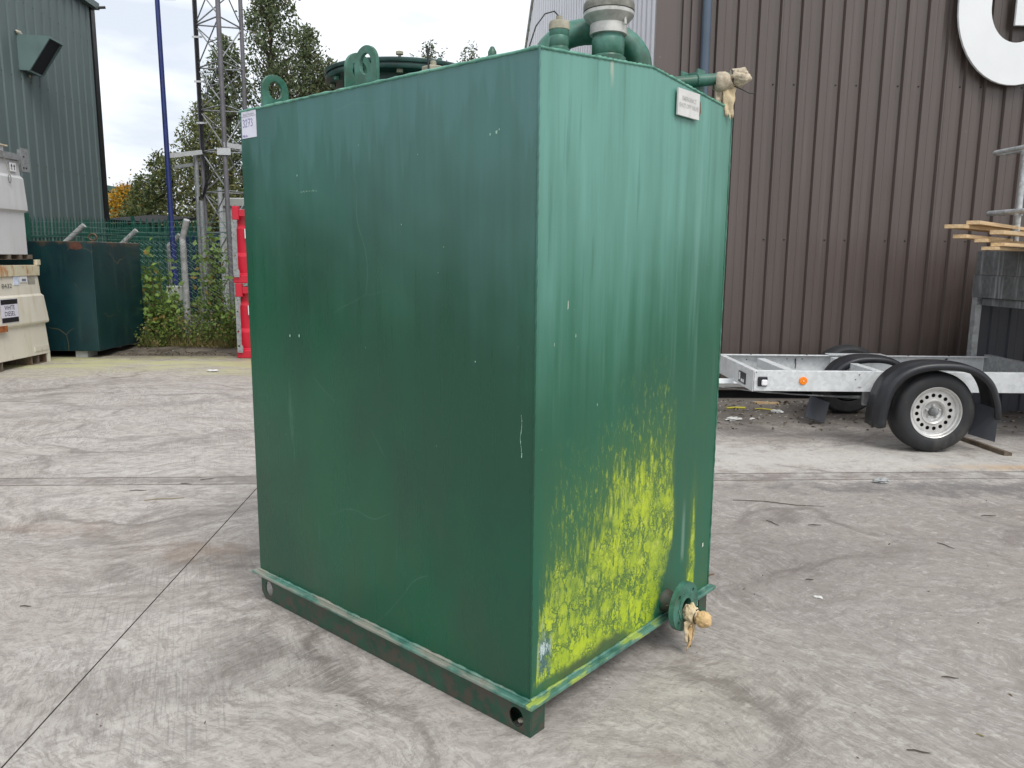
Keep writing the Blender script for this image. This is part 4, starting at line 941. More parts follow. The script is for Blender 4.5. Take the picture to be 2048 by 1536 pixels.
# ------------------------------------------------------------------ STEEL PLATFORM beside the wall
pf = thing('steel_platform', 'grey steel work platform with tubular guard rails at the right beside the wall', 'platform', (4.62, 7.3, 0), R(4.4))
PF = lambda n, b, m_, p=None, **k: obj(n, b, m_, p or pf, local=True, **k)      # local y runs along its left edge
b = B(); b.box(0, .008, -1.6, .50, 1.422, 1.652); b.box(.0082, 1.6, .492, .50, 1.422, 1.652); PF('fascia', b, M['galvdark'], bevel=.003)
b = B(); b.box(-.008, .0, -1.6, .512, 1.205, 1.418); b.box(.0002, 1.6, .504, .512, 1.205, 1.418); PF('lower_fascia', b, M['galvdark'], bevel=.003)
b = B(); b.box(.01, 1.6, -1.6, .49, 1.60, 1.64); b.box(1.6, 3.2, -1.6, .49, 1.60, 1.64); b.box(.80, 3.2, .52, 1.2, 1.15, 1.62); PF('deck', b, M['galvdark'])  # right half and rear block are unseen, added to darken the space below
b = B(); b.box(.06, 1.6, .40, .46, 1.13, 1.20); b.box(.02, .08, -1.6, .38, 1.13, 1.20); PF('under_frame', b, M['galvdark'])
PF('shade_sheet', rib_sheet(.075, 14, .2, [(0, .47), (.10, .47), (.115, .455), (.185, .455)], .05, 1.128), simple('navy_shade_sheet', (.010, .012, .020), .5, var=.2, scale=3))  # near-black ribbed sheet added to deepen the shade under the deck
for (x, y_) in ((.0, .44), (1.5, .44), (.0, -1.55)): b = B(); b.box(x, x + .012, y_, y_ + .07, 0, 1.204); b.box(x + .0122, x + .06, y_ + .0, y_ + .012, 0, 1.204); PF('leg', b, M['galvmast'], bevel=.002)
b = B(); b.box(.012, .02, .39, .43, 1.23, 1.40); PF('weld_plate', b, M['galvdark'])
def hoop(z, yend, xr):
    pts = [(-.02, -1.6, z), (-.02, yend - .10, z)]
    for i in range(9): a = R(180 - 180 * i / 8); pts.append((-.02 + xr + xr * math.cos(a), yend - .08 + .08 * math.sin(a), z))
    pts.append((-.02 + 2 * xr, yend - .1, z)); pts.append((-.02 + 2 * xr, -1.6, z)); return pts
for z in (2.575, 2.012):
    b = B(); b.tube(hoop(z, .42, .07), .021, 12); PF('guard_rail', b, M['rail'], smooth=60)
b = B(); b.tube([(.125, .155, 1.641), (.125, .155, 2.60)], .024, 12); b.lathe([(.033, 2.53), (.036, 2.55), (.036, 2.60), (.030, 2.62)], (.125, .155, 0), n=14, cap1=True); b.lathe([(.033, 1.98), (.033, 2.04)], (.125, .155, 0), n=14); PF('rail_post', b, M['rail'], smooth=50)
# timber planks lying on the deck
AZ = R(46); pd = Vector((math.sin(AZ), math.cos(AZ), 0)); pn_ = Vector((math.cos(AZ), -math.sin(AZ), 0))
pk = [(4.10, 7.2, 1.882, 1.916, .10, 1.5, 'topmost pale plank of the timber pile on the platform'), (3.905, 7.2, 1.846, 1.880, .15, 1.5, 'widest pale plank sticking out furthest from the timber pile'),
      (4.32, 7.2, 1.796, 1.832, .10, 1.2, 'pale plank tucked under the widest plank of the pile'), (3.99, 7.2, 1.759, 1.793, .10, 1.0, 'pale plank with chamfered end low in the pile'),
      (4.20, 7.22, 1.725, 1.756, .09, 1.1, 'greyed short plank in the lower half of the pile'), (4.34, 7.2, 1.690, 1.722, .10, 1.15, 'pale plank second from the bottom of the pile'), (4.27, 7.22, 1.656, 1.687, .13, 1.1, 'bottom plank of the pile resting on the grey deck')]
KP = .905
for i, (x, y_, za, zb, wd_, ln_, lab) in enumerate(pk):
    b = B(); x, y_ = x * KP, y_ * KP; za, zb = 1.55 + (za - 1.55) * KP + .0005, 1.55 + (zb - 1.55) * KP; ln_ *= 1.75; wd_ *= .95
    b.box(0, ln_, -wd_, 0, 0, zb - za)
    b.v = [(p[0] + (.03 if (p[1] < -wd_ / 2 and p[0] < .01) else 0), p[1], p[2]) for p in b.v]
    o = obj('timber_plank', b, M['timber'], bevel=.002, loc=(x, y_, za), rot=(0, 0, math.pi / 2 - AZ - R((i % 3 - 1) * 2.0)))
    tag(o, lab, 'plank', 'timber planks piled on the platform')
b = B(); b.blob((4.62, 7.40, 1.83), .05, 3, .6, (1.6, 1, .7), 9, 4); tag(obj('crumpled_foil', b, M['rail'], smooth=20), 'crumpled silvery wrap lying among the planks on the platform', 'wrapping')

# ------------------------------------------------------------------ GREEN BUILDING on the left
gb = thing('green_building', 'grey-green ribbed metal building at the upper left with black corner trim', 'building', (-9.31, 18.08, 0), R(4.55))
GB = lambda n, b, m_, p=None, **k: obj(n, b, m_, p or gb, local=True, **k)      # local: wall plane x=0, y negative towards the camera, interior at -x
def gsheet(y0, n, pitch, z0, z1):
    b = B(); pts = []
    for k in range(n): pts += [(y0 + k * pitch, 0), (y0 + k * pitch + .14, .0), (y0 + k * pitch + .165, .022), (y0 + k * pitch + .285, .022), (y0 + k * pitch + .31, 0)]
    pts.append((y0 + n * pitch, 0))
    for (yy_, xx) in pts: b.v += [(xx, yy_, z0), (xx, yy_, z1)]
    for i in range(len(pts) - 1): b.f.append((2 * i, 2 * i + 2, 2 * i + 3, 2 * i + 1)); b.mi.append(0)
    return b
gm = to_mesh('cladding_sheet', gsheet(0, 3, .32, .2, 6.85), M['greenclad'])
for k in range(12): GB('cladding_sheet', gm, None, loc=(.001 * (k % 2), -.02 - .96 * (k + 1), 0))
b = B(); b.box(-.02, .045, -.02, .17, 2.2, 6.85); b.box(-12, -.021, .0, .17, 0, 6.85); GB('corner_trim', b, M['blackmetal'])
b = B(); b.box(-.1, .14, -12, .2, 6.86, 7.0); GB('gutter', b, M['greenclad'])
b = B(); b.tube([(.12, .15, 6.9), (.26, .22, 6.93)], .03, 10); GB('gutter_outlet', b, M['blackmetal'], smooth=50)
b = B(); b.box(-12, -.03, -12, -.01, 0, 6.84); GB('wall_core', b, M['void'])
b = B(); b.add([(-12, -12, 8.5), (-.1, -12, 7.0), (-.1, .2, 7.0), (-12, .2, 8.5)], [(0, 1, 2, 3)]); GB('roof', b, M['greenclad'])
b = B()
for r_, z in enumerate((3.2, 4.7, 6.1)):
    for k in range(37): b.lathe([(.012, 0), (.012, .006)], (.029, -.02 - .96 * 12 + k * .32 + .08 - .0, z), (1, 0, 0), n=6, cap1=True)
stuff(GB('fixing_screws', b, M['blackmetal']))
# louvre hood: Y 14.93..15.43 in world -> local y
hood = B(); ya, yb2 = -3.13, -2.66
z1, z0_ = 5.46, 4.86
side_poly = [(.0, z0_), (.17, z0_ - .01), (.57, z1 - .03), (.57, z1), (.0, z1 + .02)]
k = len(side_poly)
hood.add([(p[0], ya, p[1]) for p in side_poly] + [(p[0], yb2, p[1]) for p in side_poly], [tuple(range(k))[::-1], tuple(range(k, 2 * k)), (0, 1, k + 1, k), (3, 4, k + 4, k + 3), (2, 3, k + 3, k + 2)])
lh = GB('louvre_hood', hood, M['louvre'])
b = B(); nn_ = Vector((.6, 0, -.4)).normalized()
q = [(.185, ya + .03, z0_ + .008), (.555, ya + .03, z1 - .04), (.555, yb2 - .03, z1 - .04), (.185, yb2 - .03, z0_ + .008)]
b.add(q, [(0, 1, 2, 3)]); GB('mesh_panel', b, M['mesh'], lh)
b = B(); c4 = [(.17, ya, z0_ - .012), (.575, ya, z1 - .03), (.575, yb2, z1 - .03), (.17, yb2, z0_ - .012)]
for i in range(4): b.bar(c4[i], c4[(i + 1) % 4], .035, .03)
GB('frame', b, M['louvre'], lh)
b = B(); b.blob((.03, ya + .05, z1 + .05), .05, 1, .4, (.4, 2.2, .7), 7); b.blob((.03, ya + .30, z0_ - .05), .03, 2, .4, (.5, 1, 1), 7); GB('sealant', b, M['mastic'], lh, smooth=80)
# low black lean-to roof at its foot
b = B(); b.add([(-10.4, 20.0, 2.32), (-9.15, 20.2, 2.30), (-9.15, 23, 2.55), (-10.4, 23, 2.6), (-10.4, 20.0, 2.42), (-9.15, 20.2, 2.36), (-9.15, 23, 2.62), (-10.4, 23, 2.68)], [(3, 2, 1, 0), (4, 5, 6, 7), (0, 1, 5, 4), (1, 2, 6, 5), (2, 3, 7, 6), (3, 0, 4, 7)])
sh = thing('low_shed', 'low shed with flat black roof beyond the palisade fence', 'shed', (-9.8, 20, 0))
obj('roof', b, M['void'], sh)
b = B(); b.box(-10.3, -9.25, 20.15, 22.9, 0, 2.3); obj('wall', b, M['palisade'], sh)
# small pale building far behind
fb = thing('cream_building', 'small cream cladded building with green roof edge far behind the yellow tree', 'building', (-16.8, 31, 0))
b = rib_sheet(-19.5, 8, .42, [(0, 31), (.2, 31), (.23, 31.05), (.36, 31.05)], 0, 4.0); obj('wall', b, M['creamwall'], fb)
b = B(); b.box(-19.5, -16.14, 31.1, 36, 0, 3.99); obj('side_wall', b, M['creamwall'], fb)
b = B(); b.box(-19.6, -16.0, 30.85, 36.1, 4.0, 4.22); obj('roof', b, M['palisade'], fb)

# ------------------------------------------------------------------ WHITE AND CREAM TANKS on the left
def stack_body(secs, x1, dx, yA, yB):
    """secs: (z, out) outline of one side; the four sides share it"""
    b = B(); n = len(secs)
    for z, o_ in secs: b.v += [(x1 - dx - o_, yA - o_, z), (x1 + o_, yA - o_, z), (x1 + o_, yB + o_, z), (x1 - dx - o_, yB + o_, z)]
    for i in range(n - 1):
        for k in range(4): b.f.append((4 * i + k, 4 * i + (k + 1) % 4, 4 * i + 4 + (k + 1) % 4, 4 * i + 4 + k)); b.mi.append(0)
    b.f += [(3, 2, 1, 0), tuple(4 * (n - 1) + k for k in range(4))]; b.mi += [0, 0]; return b
YA, YB, XF = 9.75, 11.22, -6.76
bo = thing('bowser_tank', 'cream bunded fuel tank with rusty lid band and a WHITE DIESEL sticker', 'fuel tank', (-7.4, 10.5, 0))
obj('shell', stack_body([(.125, .035), (.30, .025), (.555, .012), (.575, .045), (.60, .05), (.955, .02), (.985, -.005), (1.235, -.02)], XF, 1.2, YA, YB), M['cream'], bo, bevel=.004)
b = stack_body([(1.237, .0), (1.385, .005)], XF, 1.2, YA, YB); obj('lid', b, M['creamlid'], bo, bevel=.004)
for x_ in (XF - .04, XF - 1.2): b = B(); b.box(x_, x_ + .055, YB - .06, YB + .02, 1.386, 1.46); obj('corner_lug', b, M['creamlid'], bo, bevel=.003)
for y_ in (YA + .1, YB - .40):
    b = B()
    b.box(XF - 1.2, XF + .03, y_, y_ + .008, .0, .124); b.box(XF - 1.2, XF + .03, y_ + .33, y_ + .338, .0, .124); b.box(XF - 1.2, XF + .03, y_ + .0082, y_ + .3298, .0, .008)
    b.box(XF - 1.2, XF + .03, y_ + .16, y_ + .166, .0082, .124); obj('skid', b, M['rustskid'], bo)
b = B(); b.box(XF - .1, XF + .034, YB - .03, YB + .03, .0, .124); obj('corner_foot', b, M['cream'], bo)
NX = (0, 1, 0); NZ = (0, 0, 1)                                    # face turned to +x: text runs along +y
b = B(); b.box(XF + .0505, XF + .0525, 10.22, 10.58, .63, .945); sti = obj('sticker', b, M['label'], bo)
b = B(); b.box(XF + .0527, XF + .0535, 10.225, 10.575, .875, .94); b.box(XF + .0527, XF + .0535, 10.225, 10.575, .635, .70); obj('black_band', b, M['ink'], sti)
b = B(); b.text('WHITE', .085, (XF + .0532, 10.40, .828), NX, NZ, .001, width=.21); b.text('DIESEL', .085, (XF + .0532, 10.40, .748), NX, NZ, .001, width=.22); obj('lettering', b, M['ink'], sti)
b = B(); b.text('8432', .085, (XF - .0, 10.46, 1.11), NX, NZ, .004, width=.21); obj('number', b, M['ink'], bo)
b = B(); b.box(XF - .014, XF - .006, 10.63, 10.75, 1.12, 1.235); obj('sticker', b, simple('pale_blue_sticker', (.55, .62, .75), .5, bump=0), bo)
b = B(); b.box(XF - .014, XF - .006, 10.76, 10.93, 1.15, 1.232); st2 = obj('sticker', b, M['white'], bo)
b = B(); b.box(XF - .0058, XF - .005, 10.81, 10.90, 1.165, 1.20); obj('print', b, simple('grey_blue_print', (.2, .22, .3), .6, bump=0), st2)
b = B(); b.box(XF - .016, XF - .010, 10.95, 11.11, 1.12, 1.233); obj('worn_patch', b, simple('worn_patch', (.30, .29, .25), .7, bump=0), bo)
b = B(); b.box(XF + .045, XF + .07, 10.05, 10.30, .52, .60); obj('rusty_bracket', b, simple('rust', (.30, .10, .03), .8, var=.5, scale=12), bo)
b = B(); b.box(XF + .03, XF + .04, 10.9, 11.22, .18, .25); obj('weld_plate', b, M['cream'], bo)
# upper white tank
ub_ = thing('bowser_tank', 'white fuel tank with two black arrows standing on top of the cream tank', 'fuel tank', (-7.45, 10.5, 1.47))
XU = -6.80; YU = 11.05
obj('shell', stack_body([(1.53, .0), (2.10, .0), (2.13, .035), (2.18, .035), (2.56, .02), (2.60, -.005), (2.80, -.015)], XU, 1.15, 9.8, YU), M['whitetank'], ub_, bevel=.004)
b = B()
for y_ in (9.9, 10.62, 10.86): b.box(XU - 1.15, XU + .0, y_, y_ + .06, 1.47, 1.529)
b.box(XU - 1.15, XU + .02, YU + .0, YU + .07, 1.47, 1.529); b.box(XU - 1.15, XU, 9.8, YU - .01, 1.463, 1.4695); obj('skid', b, M['rustskid'], ub_)
b = B(); b.box(XU - 1.15, XU + .03, 9.8, YU - .02, 2.801, 2.885); obj('rail', b, M['galvmast'], ub_)
b = B(); b.box(XU + .031, XU + .037, YU - .02, YU + .16, 2.66, 2.975); b.box(XU - .12, XU + .0305, YU + .15, YU + .156, 2.66, 2.975); br2 = obj('corner_bracket', b, M['galvmast'], ub_)
b = B()
for (y_, z) in ((YU + .04, 2.86), (YU + .02, 2.71), (YU + .08, 2.71)): b.lathe([(.012, 0), (.012, .005)], (XU + .0372, y_, z), (1, 0, 0), n=10, cap1=True)
stuff(obj('bolt_holes', b, M['void'], br2))
b = B(); b.box(XU - 1.0, XU - .05, 9.8, YU - .25, 2.886, 2.965); obj('lid_box', b, M['whitetank'], ub_); b = B(); b.box(XU - 1.05, XU - .02, 9.8, YU - .2, 2.966, 2.985); obj('lid', b, M['creamlid'], ub_)
b = B(); b.box(XU + .012, XU + .017, 10.80, 10.93, 2.64, 2.755); ar = obj('arrow_sticker', b, M['white'], ub_)
b = B()
for y_ in (10.838, 10.895):
    b.add([(XU + .0178, y_ - .007, 2.66), (XU + .0178, y_ + .007, 2.66), (XU + .0178, y_ + .007, 2.71), (XU + .0178, y_ - .007, 2.71)], [(0, 1, 2, 3)])
    b.add([(XU + .0178, y_ - .021, 2.705), (XU + .0178, y_ + .021, 2.705), (XU + .0178, y_, 2.745)], [(0, 1, 2)])
obj('arrow', b, M['ink'], ar)
b = B(); b.tube([(XU + .036, 10.62, 2.89), (XU + .04, 10.66, 2.80), (XU + .04, 10.71, 2.66), (XU + .045, 10.73, 2.58)], .004, 6); cb = obj('cord', b, M['beige'], ub_)
b = B(); b.tube([(XU + .045, 10.73 + .028 * math.sin(a) * (1 + .25 * math.cos(a)), 2.53 + .055 * math.cos(a)) for a in [R(d) for d in range(0, 361, 24)]], .005, 6); obj('carabiner', b, M['galvdark'], cb, smooth=60)

# ------------------------------------------------------------------ FAR TEAL TANK
ft = thing('teal_tank', 'dark teal steel tank with rusty top edge in front of the fence', 'tank', (-6.9, 12.4, 0))
b = B(); b.box(-7.75, -6.22, 11.65, 13.15, .10, 1.73); obj('shell', b, M['fartank'], ft, bevel=.008)
b = B(); b.box(-7.6, -7.5, 11.75, 13.0, 0, .099); b.box(-6.62, -6.44, 11.72, 12.0, 0, .099); b.box(-6.62, -6.44, 12.7, 13.0, 0, .099); obj('support_block', b, M['post'], ft)
b = B(); b.tube([(-6.43, 12.1, 1.725), (-6.43, 12.1, 1.76)] + [(-6.43 + .06 * math.sin(R(a)), 12.1, 1.80 - .05 * math.cos(R(a))) for a in range(0, 361, 30)], .012, 8); obj('lifting_eye', b, M['fartank'], ft, smooth=60)
b = B(); b.blob((-6.45, 11.648, 1.66), .08, 5, .4, (1.2, .02, .7), 8); obj('rust_patch', b, simple('rust_patch', (.085, .032, .02), .8, var=.3, scale=20), ft, smooth=80)

# ------------------------------------------------------------------ RED CONTAINERS
def red_box(z0, lab):
    t = thing('red_container', lab, 'container', (-3.6, 12.3, z0), 0)
    x1, y1 = -3.0, 12.95; H = 1.10
    secs = [(z0 + .0, .0), (z0 + .12, .0), (z0 + .14, -.05), (z0 + .40, -.02), (z0 + .45, -.055), (z0 + .80, -.03), (z0 + .86, -.07), (z0 + 1.08, -.07)]
    b = stack_body(secs, x1, 1.19, 11.76, y1); obj('shell', b, M['red'], t, bevel=.01)
    b = B(); b.box(-4.16, -4.06, 11.745, 11.80, z0 + .93, z0 + 1.13); b.box(-4.0585, -3.0, 11.745, 11.76, z0 + .98, z0 + 1.08); obj('corner_plate', b, M['red'], t, bevel=.006)
    zz0, zz1 = z0 + .09, z0 + .93
    lp = [(x_ * .68, z_) for x_, z_ in [(0, zz0), (.12, zz0), (.13, zz0 + .08), (.10, zz0 + .12), (.10, zz1 - .16), (.115, zz1 - .10), (.11, zz1 - .02), (.09, zz1), (.02, zz1), (0, zz1 - .02)]]
    hs = [circle(.026, zz0 + .10, .016, None, 12), circle(.026, zz0 + .32, .016, None, 12), circle(.026, zz1 - .22, .016, None, 12), circle(.032, zz1 - .05, .010, None, 10)]
    b = B(); b.plate(lp, hs, (-4.165, 11.735, 0), (1, 0, 0), (0, 0, 1), .008); obj('galvanised_bracket', b, M['galvmast'], t)
    b = B(); b.box(-3.955, -3.86, 11.735, 11.744, z0 + .96, z0 + 1.06); b.box(-3.99, -3.90, 11.762, 11.766, z0 + .66, z0 + .80); obj('white_marking', b, M['white'], t)
    return t
red_box(0, 'red steel container at the foot of the stack by the fence')
red_box(1.135, 'red steel container standing on top of the lower red one')

# ------------------------------------------------------------------ FENCES
# green palisade
pal = thing('palisade_fence', 'green steel palisade fence with pointed pales below the green building', 'fence', (-9.0, 18.6, 0))
def pale_mesh(h):
    pr = [(-.035, .012), (-.022, .0), (-.008, .010), (.008, .010), (.022, 0), (.035, .012)]; b = B(); n = len(pr)
    zt = [h - .06, h - .03, h, h, h - .03, h - .06]
    for i, (x, y_) in enumerate(pr): b.v += [(x, y_, .05), (x, y_, zt[i])]
    for i in range(n - 1): b.f.append((2 * i, 2 * i + 2, 2 * i + 3, 2 * i + 1)); b.mi.append(0)
    return to_mesh('pale', b, M['palisade'])
PM = pale_mesh(1.0)
def pal_run(p0, p1, h0, h1, n):
    p0, p1 = Vector(p0), Vector(p1); d = (p1 - p0); a = math.atan2(d.y, d.x)
    for i in range(n):
        t = (i + .5) / n; p = p0.lerp(p1, t); h = h0 + (h1 - h0) * t
        o = obj('pale', PM, None, pal, loc=(p.x + 9.0, p.y - 18.6, 0), rot=(0, 0, a)); o.scale = (1, 1, h)
    for zz in (.35, -.35):
        b = B(); b.bar((p0.x, p0.y, h0 + zz if zz < 0 else zz), (p1.x, p1.y, h1 + zz if zz < 0 else zz), .012, .05); obj('fence_rail', b, M['palisade'], pal)
    for t in (0, .5, 1): q_ = p0.lerp(p1, t); b = B(); b.box(q_.x - .03, q_.x + .03, q_.y + .03, q_.y + .09, 0, h0 + .05); obj('fence_post', b, M['palisade'], pal)
pal_run((-8.25, 13.4, 0), (-9.0, 18.55, 0), 2.17, 2.38, 34)
pal_run((-8.95, 18.6, 0), (-7.30, 18.75, 0), 2.38, 2.38, 12)
# cranked concrete posts with chain link and barbed wire
def cr_post(name, x, y_, h, arm, r=.05, lab=''):
    t = thing(name, lab, 'fence post', (x, y_, 0), 0, 'cranked posts of the chain link fence')
    b = B(); b.tube([(x, y_, 0), (x - .01, y_, h)], [r * 1.15, r], 10); obj('shaft', b, M['post'], t, smooth=40)
    b = B(); b.tube([(x - .01, y_, h - .02), (x - .01 + arm[0], y_ + arm[1], h + arm[2])], r * .95, 10); obj('cranked_arm', b, M['post'], t, smooth=40)
    return t
cr_post('fence_post', -5.55, 13.3, 1.83, (.13, -.10, .29), .052, 'nearest pale fence post with its bent top among the brambles')
cr_post('fence_post', -7.98, 14.1, 1.76, (.36, .0, .29), .05, 'bent fence post sticking out above the left part of the teal tank')
cr_post('fence_post', -7.72, 15.5, 1.72, (.36, .0, .29), .05, 'bent fence post above the middle right of the teal tank')
cr_post('fence_post', -7.40, 17.0, 1.75, (.25, .0, .22), .05, 'bent fence post between the blue pole and the nearest pale post')
cl = thing('chain_link_fence', 'chain link fence with strands of barbed wire behind the brambles', 'fence', (-5.5, 13.36, 0))
b = B(); P_ = .078; PZ = .050; x = -6.9; H_ = 1.80
def zig(b, fx, x0, x1, z0, z1, sgn):
    n = int((x1 - x0) / P_); m_ = int((z1 - z0) / PZ)
    for i in range(n):
        xx = x0 + i * P_
        for k in range(m_):
            za, zb = z0 + k * PZ, z0 + (k + 1) * PZ
            a_ = xx + (P_ * .5 if (k % 2) else -P_ * .5) * 1.04; b_ = xx + (-P_ * .5 if (k % 2) else P_ * .5) * 1.04
            p0, p1 = fx(a_), fx(b_); r_ = .0040
            o = len(b.v)
            b.v += [(p0[0], p0[1] - r_, za), (p0[0] + r_, p0[1] + r_, za), (p0[0] - r_, p0[1] + r_, za), (p1[0], p1[1] - r_, zb), (p1[0] + r_, p1[1] + r_, zb), (p1[0] - r_, p1[1] + r_, zb)]
            b.f += [(o, o + 1, o + 4, o + 3), (o + 1, o + 2, o + 5, o + 4), (o + 2, o, o + 3, o + 5)]; b.mi += [0] * 3
zig(b, lambda x: (x, 13.21), -7.0, -3.9, .05, H_, 1)
stuff(obj('chain_link_mesh', b, M['wire'], cl))
b = B(); zig(b, lambda s: (-8.0 + (s) * .22, 14.1 + s * .975), 0.0, 4.2, .9, 1.78, 1); stuff(obj('chain_link_mesh', b, M['wiregreen'], cl))
def barb(b, p0, p1, sag, r=.0035):
    p0, p1 = Vector(p0), Vector(p1); n = 26; pts = [p0.lerp(p1, i / n) - Vector((0, 0, sag * 4 * (i / n) * (1 - i / n))) for i in range(n + 1)]
    b.tube(pts, r, 4)
    for i in range(1, n): b.tube([pts[i] + Vector((0, 0, -.02)), pts[i] + Vector((.012, 0, .02))], .0025, 3)
for k, (dz, dx) in enumerate(((.0, 0), (.07, .03), (.15, .065), (.24, .10))):
    b = B(); barb(b, (-8.6, 13.6, 1.86 + dz), (-5.52 + dx, 13.26, 1.86 + dz), .03); barb(b, (-5.52 + dx, 13.26, 1.86 + dz), (-3.8, 13.3, 1.86 + dz), .015); obj('barbed_wire', b, M['wiregreen'], cl)
for k, (dz, dx) in enumerate(((.10, .12), (.18, .22), (.27, .33))):
    b = B(); barb(b, (-7.98 + dx, 14.1, 1.76 + dz), (-7.72 + dx, 15.5, 1.72 + dz), .01); barb(b, (-7.72 + dx, 15.5, 1.72 + dz), (-7.4 + dx * .7, 17, 1.75 + dz * .8), .01); obj('barbed_wire', b, M['wiregreen'], cl)

# ------------------------------------------------------------------ LATTICE MAST, BLUE POLE
ms = thing('lattice_mast', 'grey lattice mast with black cables climbing its left leg', 'mast', (-6.2, 17.4, 0))
LA, LB, LC = Vector((-6.78, 17.5, 0)), Vector((-6.05, 16.85, 0)), Vector((-5.88, 17.72, 0))
def V3(p, z): return (p.x, p.y, z)
for p, r_ in ((LA, .045), (LB, .050), (LC, .045)):
    b = B(); b.tube([V3(p, 0), V3(p, 9.6)], r_, 12); obj('mast_leg', b, M['mastleg'], ms, smooth=50)
lv = [.30 + .865 * k for k in range(11)]
for i, z in enumerate(lv):
    for p, q_ in ((LA, LB), (LB, LC), (LC, LA)):
        b = B(); b.tube([V3(p, z), V3(q_, z)], .016, 6); obj('strut', b, M['galvmast'], ms, smooth=50)
        if i < len(lv) - 1:
            z2_ = lv[i + 1]
            if p is LA or i % 2 == 0: b = B(); b.tube([V3(p, z + .02), V3(q_, z2_ - .02)], .015, 6); obj('brace', b, M['galvmast'], ms, smooth=50)
            if p is LA or i % 2 == 1: b = B(); b.tube([V3(q_, z + .02), V3(p, z2_ - .02)], .015, 6); obj('brace', b, M['galvmast'], ms, smooth=50)
            mid_ = (p + q_) / 2
            if (p, q_) == (LA, LB): b = B(); b.tube([V3(mid_, (z + z2_) / 2), V3(LB, (z + z2_) / 2 + .0)], .013, 6); obj('strut', b, M['galvmast'], ms, smooth=50)
b = B()
for k in range(5):
    ox, oy = -.0 + .017 * k, -.055 - .006 * (k % 2)
    pts = [(LA.x + ox, LA.y + oy, 9.6), (LA.x + ox, LA.y + oy, 6), (LA.x + ox + .004, LA.y + oy, 4.2), (LA.x + ox * 1.3 + .02, LA.y + oy - .02, 3.7), (LA.x + .09 + .022 * k, LA.y - .12, 3.35)]
    pts += [(LA.x + .09 + .020 * k, LA.y - .14, 3.1), (LA.x + .02, LA.y - .15, 2.82 - .018 * k), (LA.x - .20, LA.y - .15, 2.74 - .01 * k)]
    b.tube(pts, .0070, 6)
obj('cable_bundle', b, M['cable'], ms, smooth=60)
for z in (7.0, 6.1, 5.2, 4.35): b = B(); b.bar((LA.x - .06, LA.y - .07, z), (LA.x + .16, LA.y - .07, z), .012, .04); obj('cable_bracket', b, M['galv'], ms)
b = B(); b.tube([(LA.x - .10, LA.y - .12, 0), (LA.x - .10, LA.y - .12, 3.70)], .05, 12); b.tube([(LA.x + .0, LA.y - .2, 0), (LA.x + .0, LA.y - .2, 2.7)], .05, 12); obj('stub_post', b, M['galvmast'], ms, smooth=50)
b = B(); b.tube([(LA.x + .38, LA.y - .1, 0), (LA.x + .38, LA.y - .1, 3.0)], .05, 12); obj('stub_post', b, M['galv'], ms, smooth=50)
b = B(); b.bar((-7.13, 16.6, 3.56), (LA.x + .03, LA.y - .1, 3.74), .03, .09); obj('stay_arm', b, M['galv'], ms)
b = B(); b.bar((-7.35, 17.4, 3.42), (LA.x, LA.y, 3.52), .03, .07); obj('stay_arm', b, M['galvmast'], ms)
b = B(); b.bar((LB.x - .14, LB.y - .06, 3.68), (LB.x + .14, LB.y - .06, 3.68), .02, .14); b.bar((LB.x, LB.y - .05, 3.82), (LC.x + .2, LC.y - .05, 3.84), .03, .10); obj('joint_plate', b, M['galv'], ms)
bp = thing('blue_pole', 'tall slender dark blue lamp pole left of the mast', 'pole', (-7.12, 16.5, 0))
b = B(); b.tube([(-7.10, 16.5, 0), (-7.115, 16.5, 4.0), (-7.14, 16.5, 9.0)], [.056, .050, .043], 14); obj('shaft', b, M['blue'], bp, smooth=50)
b = B(); b.box(-7.0, -6.78, 16.42, 16.55, 6.56, 6.64); b.bar((-7.13, 16.5, 6.66), (-6.9, 16.49, 6.66), .02, .03); obj('floodlight', b, M['blackmetal'], bp)

# ------------------------------------------------------------------ CABINET AND CONTAINER behind the fence
cb_ = thing('equipment_cabinet', 'tall pale grey equipment cabinet behind the mast', 'cabinet', (-6.6, 19.8, 0))
b = B(); b.box(-7.16, -5.6, 19.55, 20.6, .12, 2.72); obj('body', b, M['cabinet'], cb_, bevel=.01)
b = B(); b.box(-7.24, -5.5, 19.48, 20.7, 2.722, 2.93); obj('roof', b, M['cabinet'], cb_, bevel=.02)
for x in (-6.9, -6.62): b = B(); b.box(x, x + .27, 19.535, 19.549, .3, 2.5); obj('door', b, M['cabinet'], cb_, bevel=.004)
b = B(); b.box(-7.16, -5.6, 19.6, 20.6, 0, .119); obj('plinth', b, M['post'], cb_)
bc = thing('blue_container', 'dark blue container behind the chain link fence', 'container', (-8.3, 22, 0))
b = rib_sheet(-9.35, 16, .16, [(0, 21.0), (.06, 21.0), (.08, 21.03), (.14, 21.03)], .1, 2.12); obj('side_wall', b, M['bluebox'], bc)
b = B(); b.box(-9.35, -6.9, 21.04, 23, .1, 2.14); obj('body', b, M['bluebox'], bc)
bx = thing('pale_box', 'small pale box on a short stand seen through the brambles', 'box', (-6.74, 15.6, 0))
b = B(); b.box(-6.76, -6.72, 15.6, 15.7, .0, .60); b.box(-6.86, -6.64, 15.5, 15.8, .6005, .93); obj('box_body', b, M['cabinet'], bx, bevel=.01)

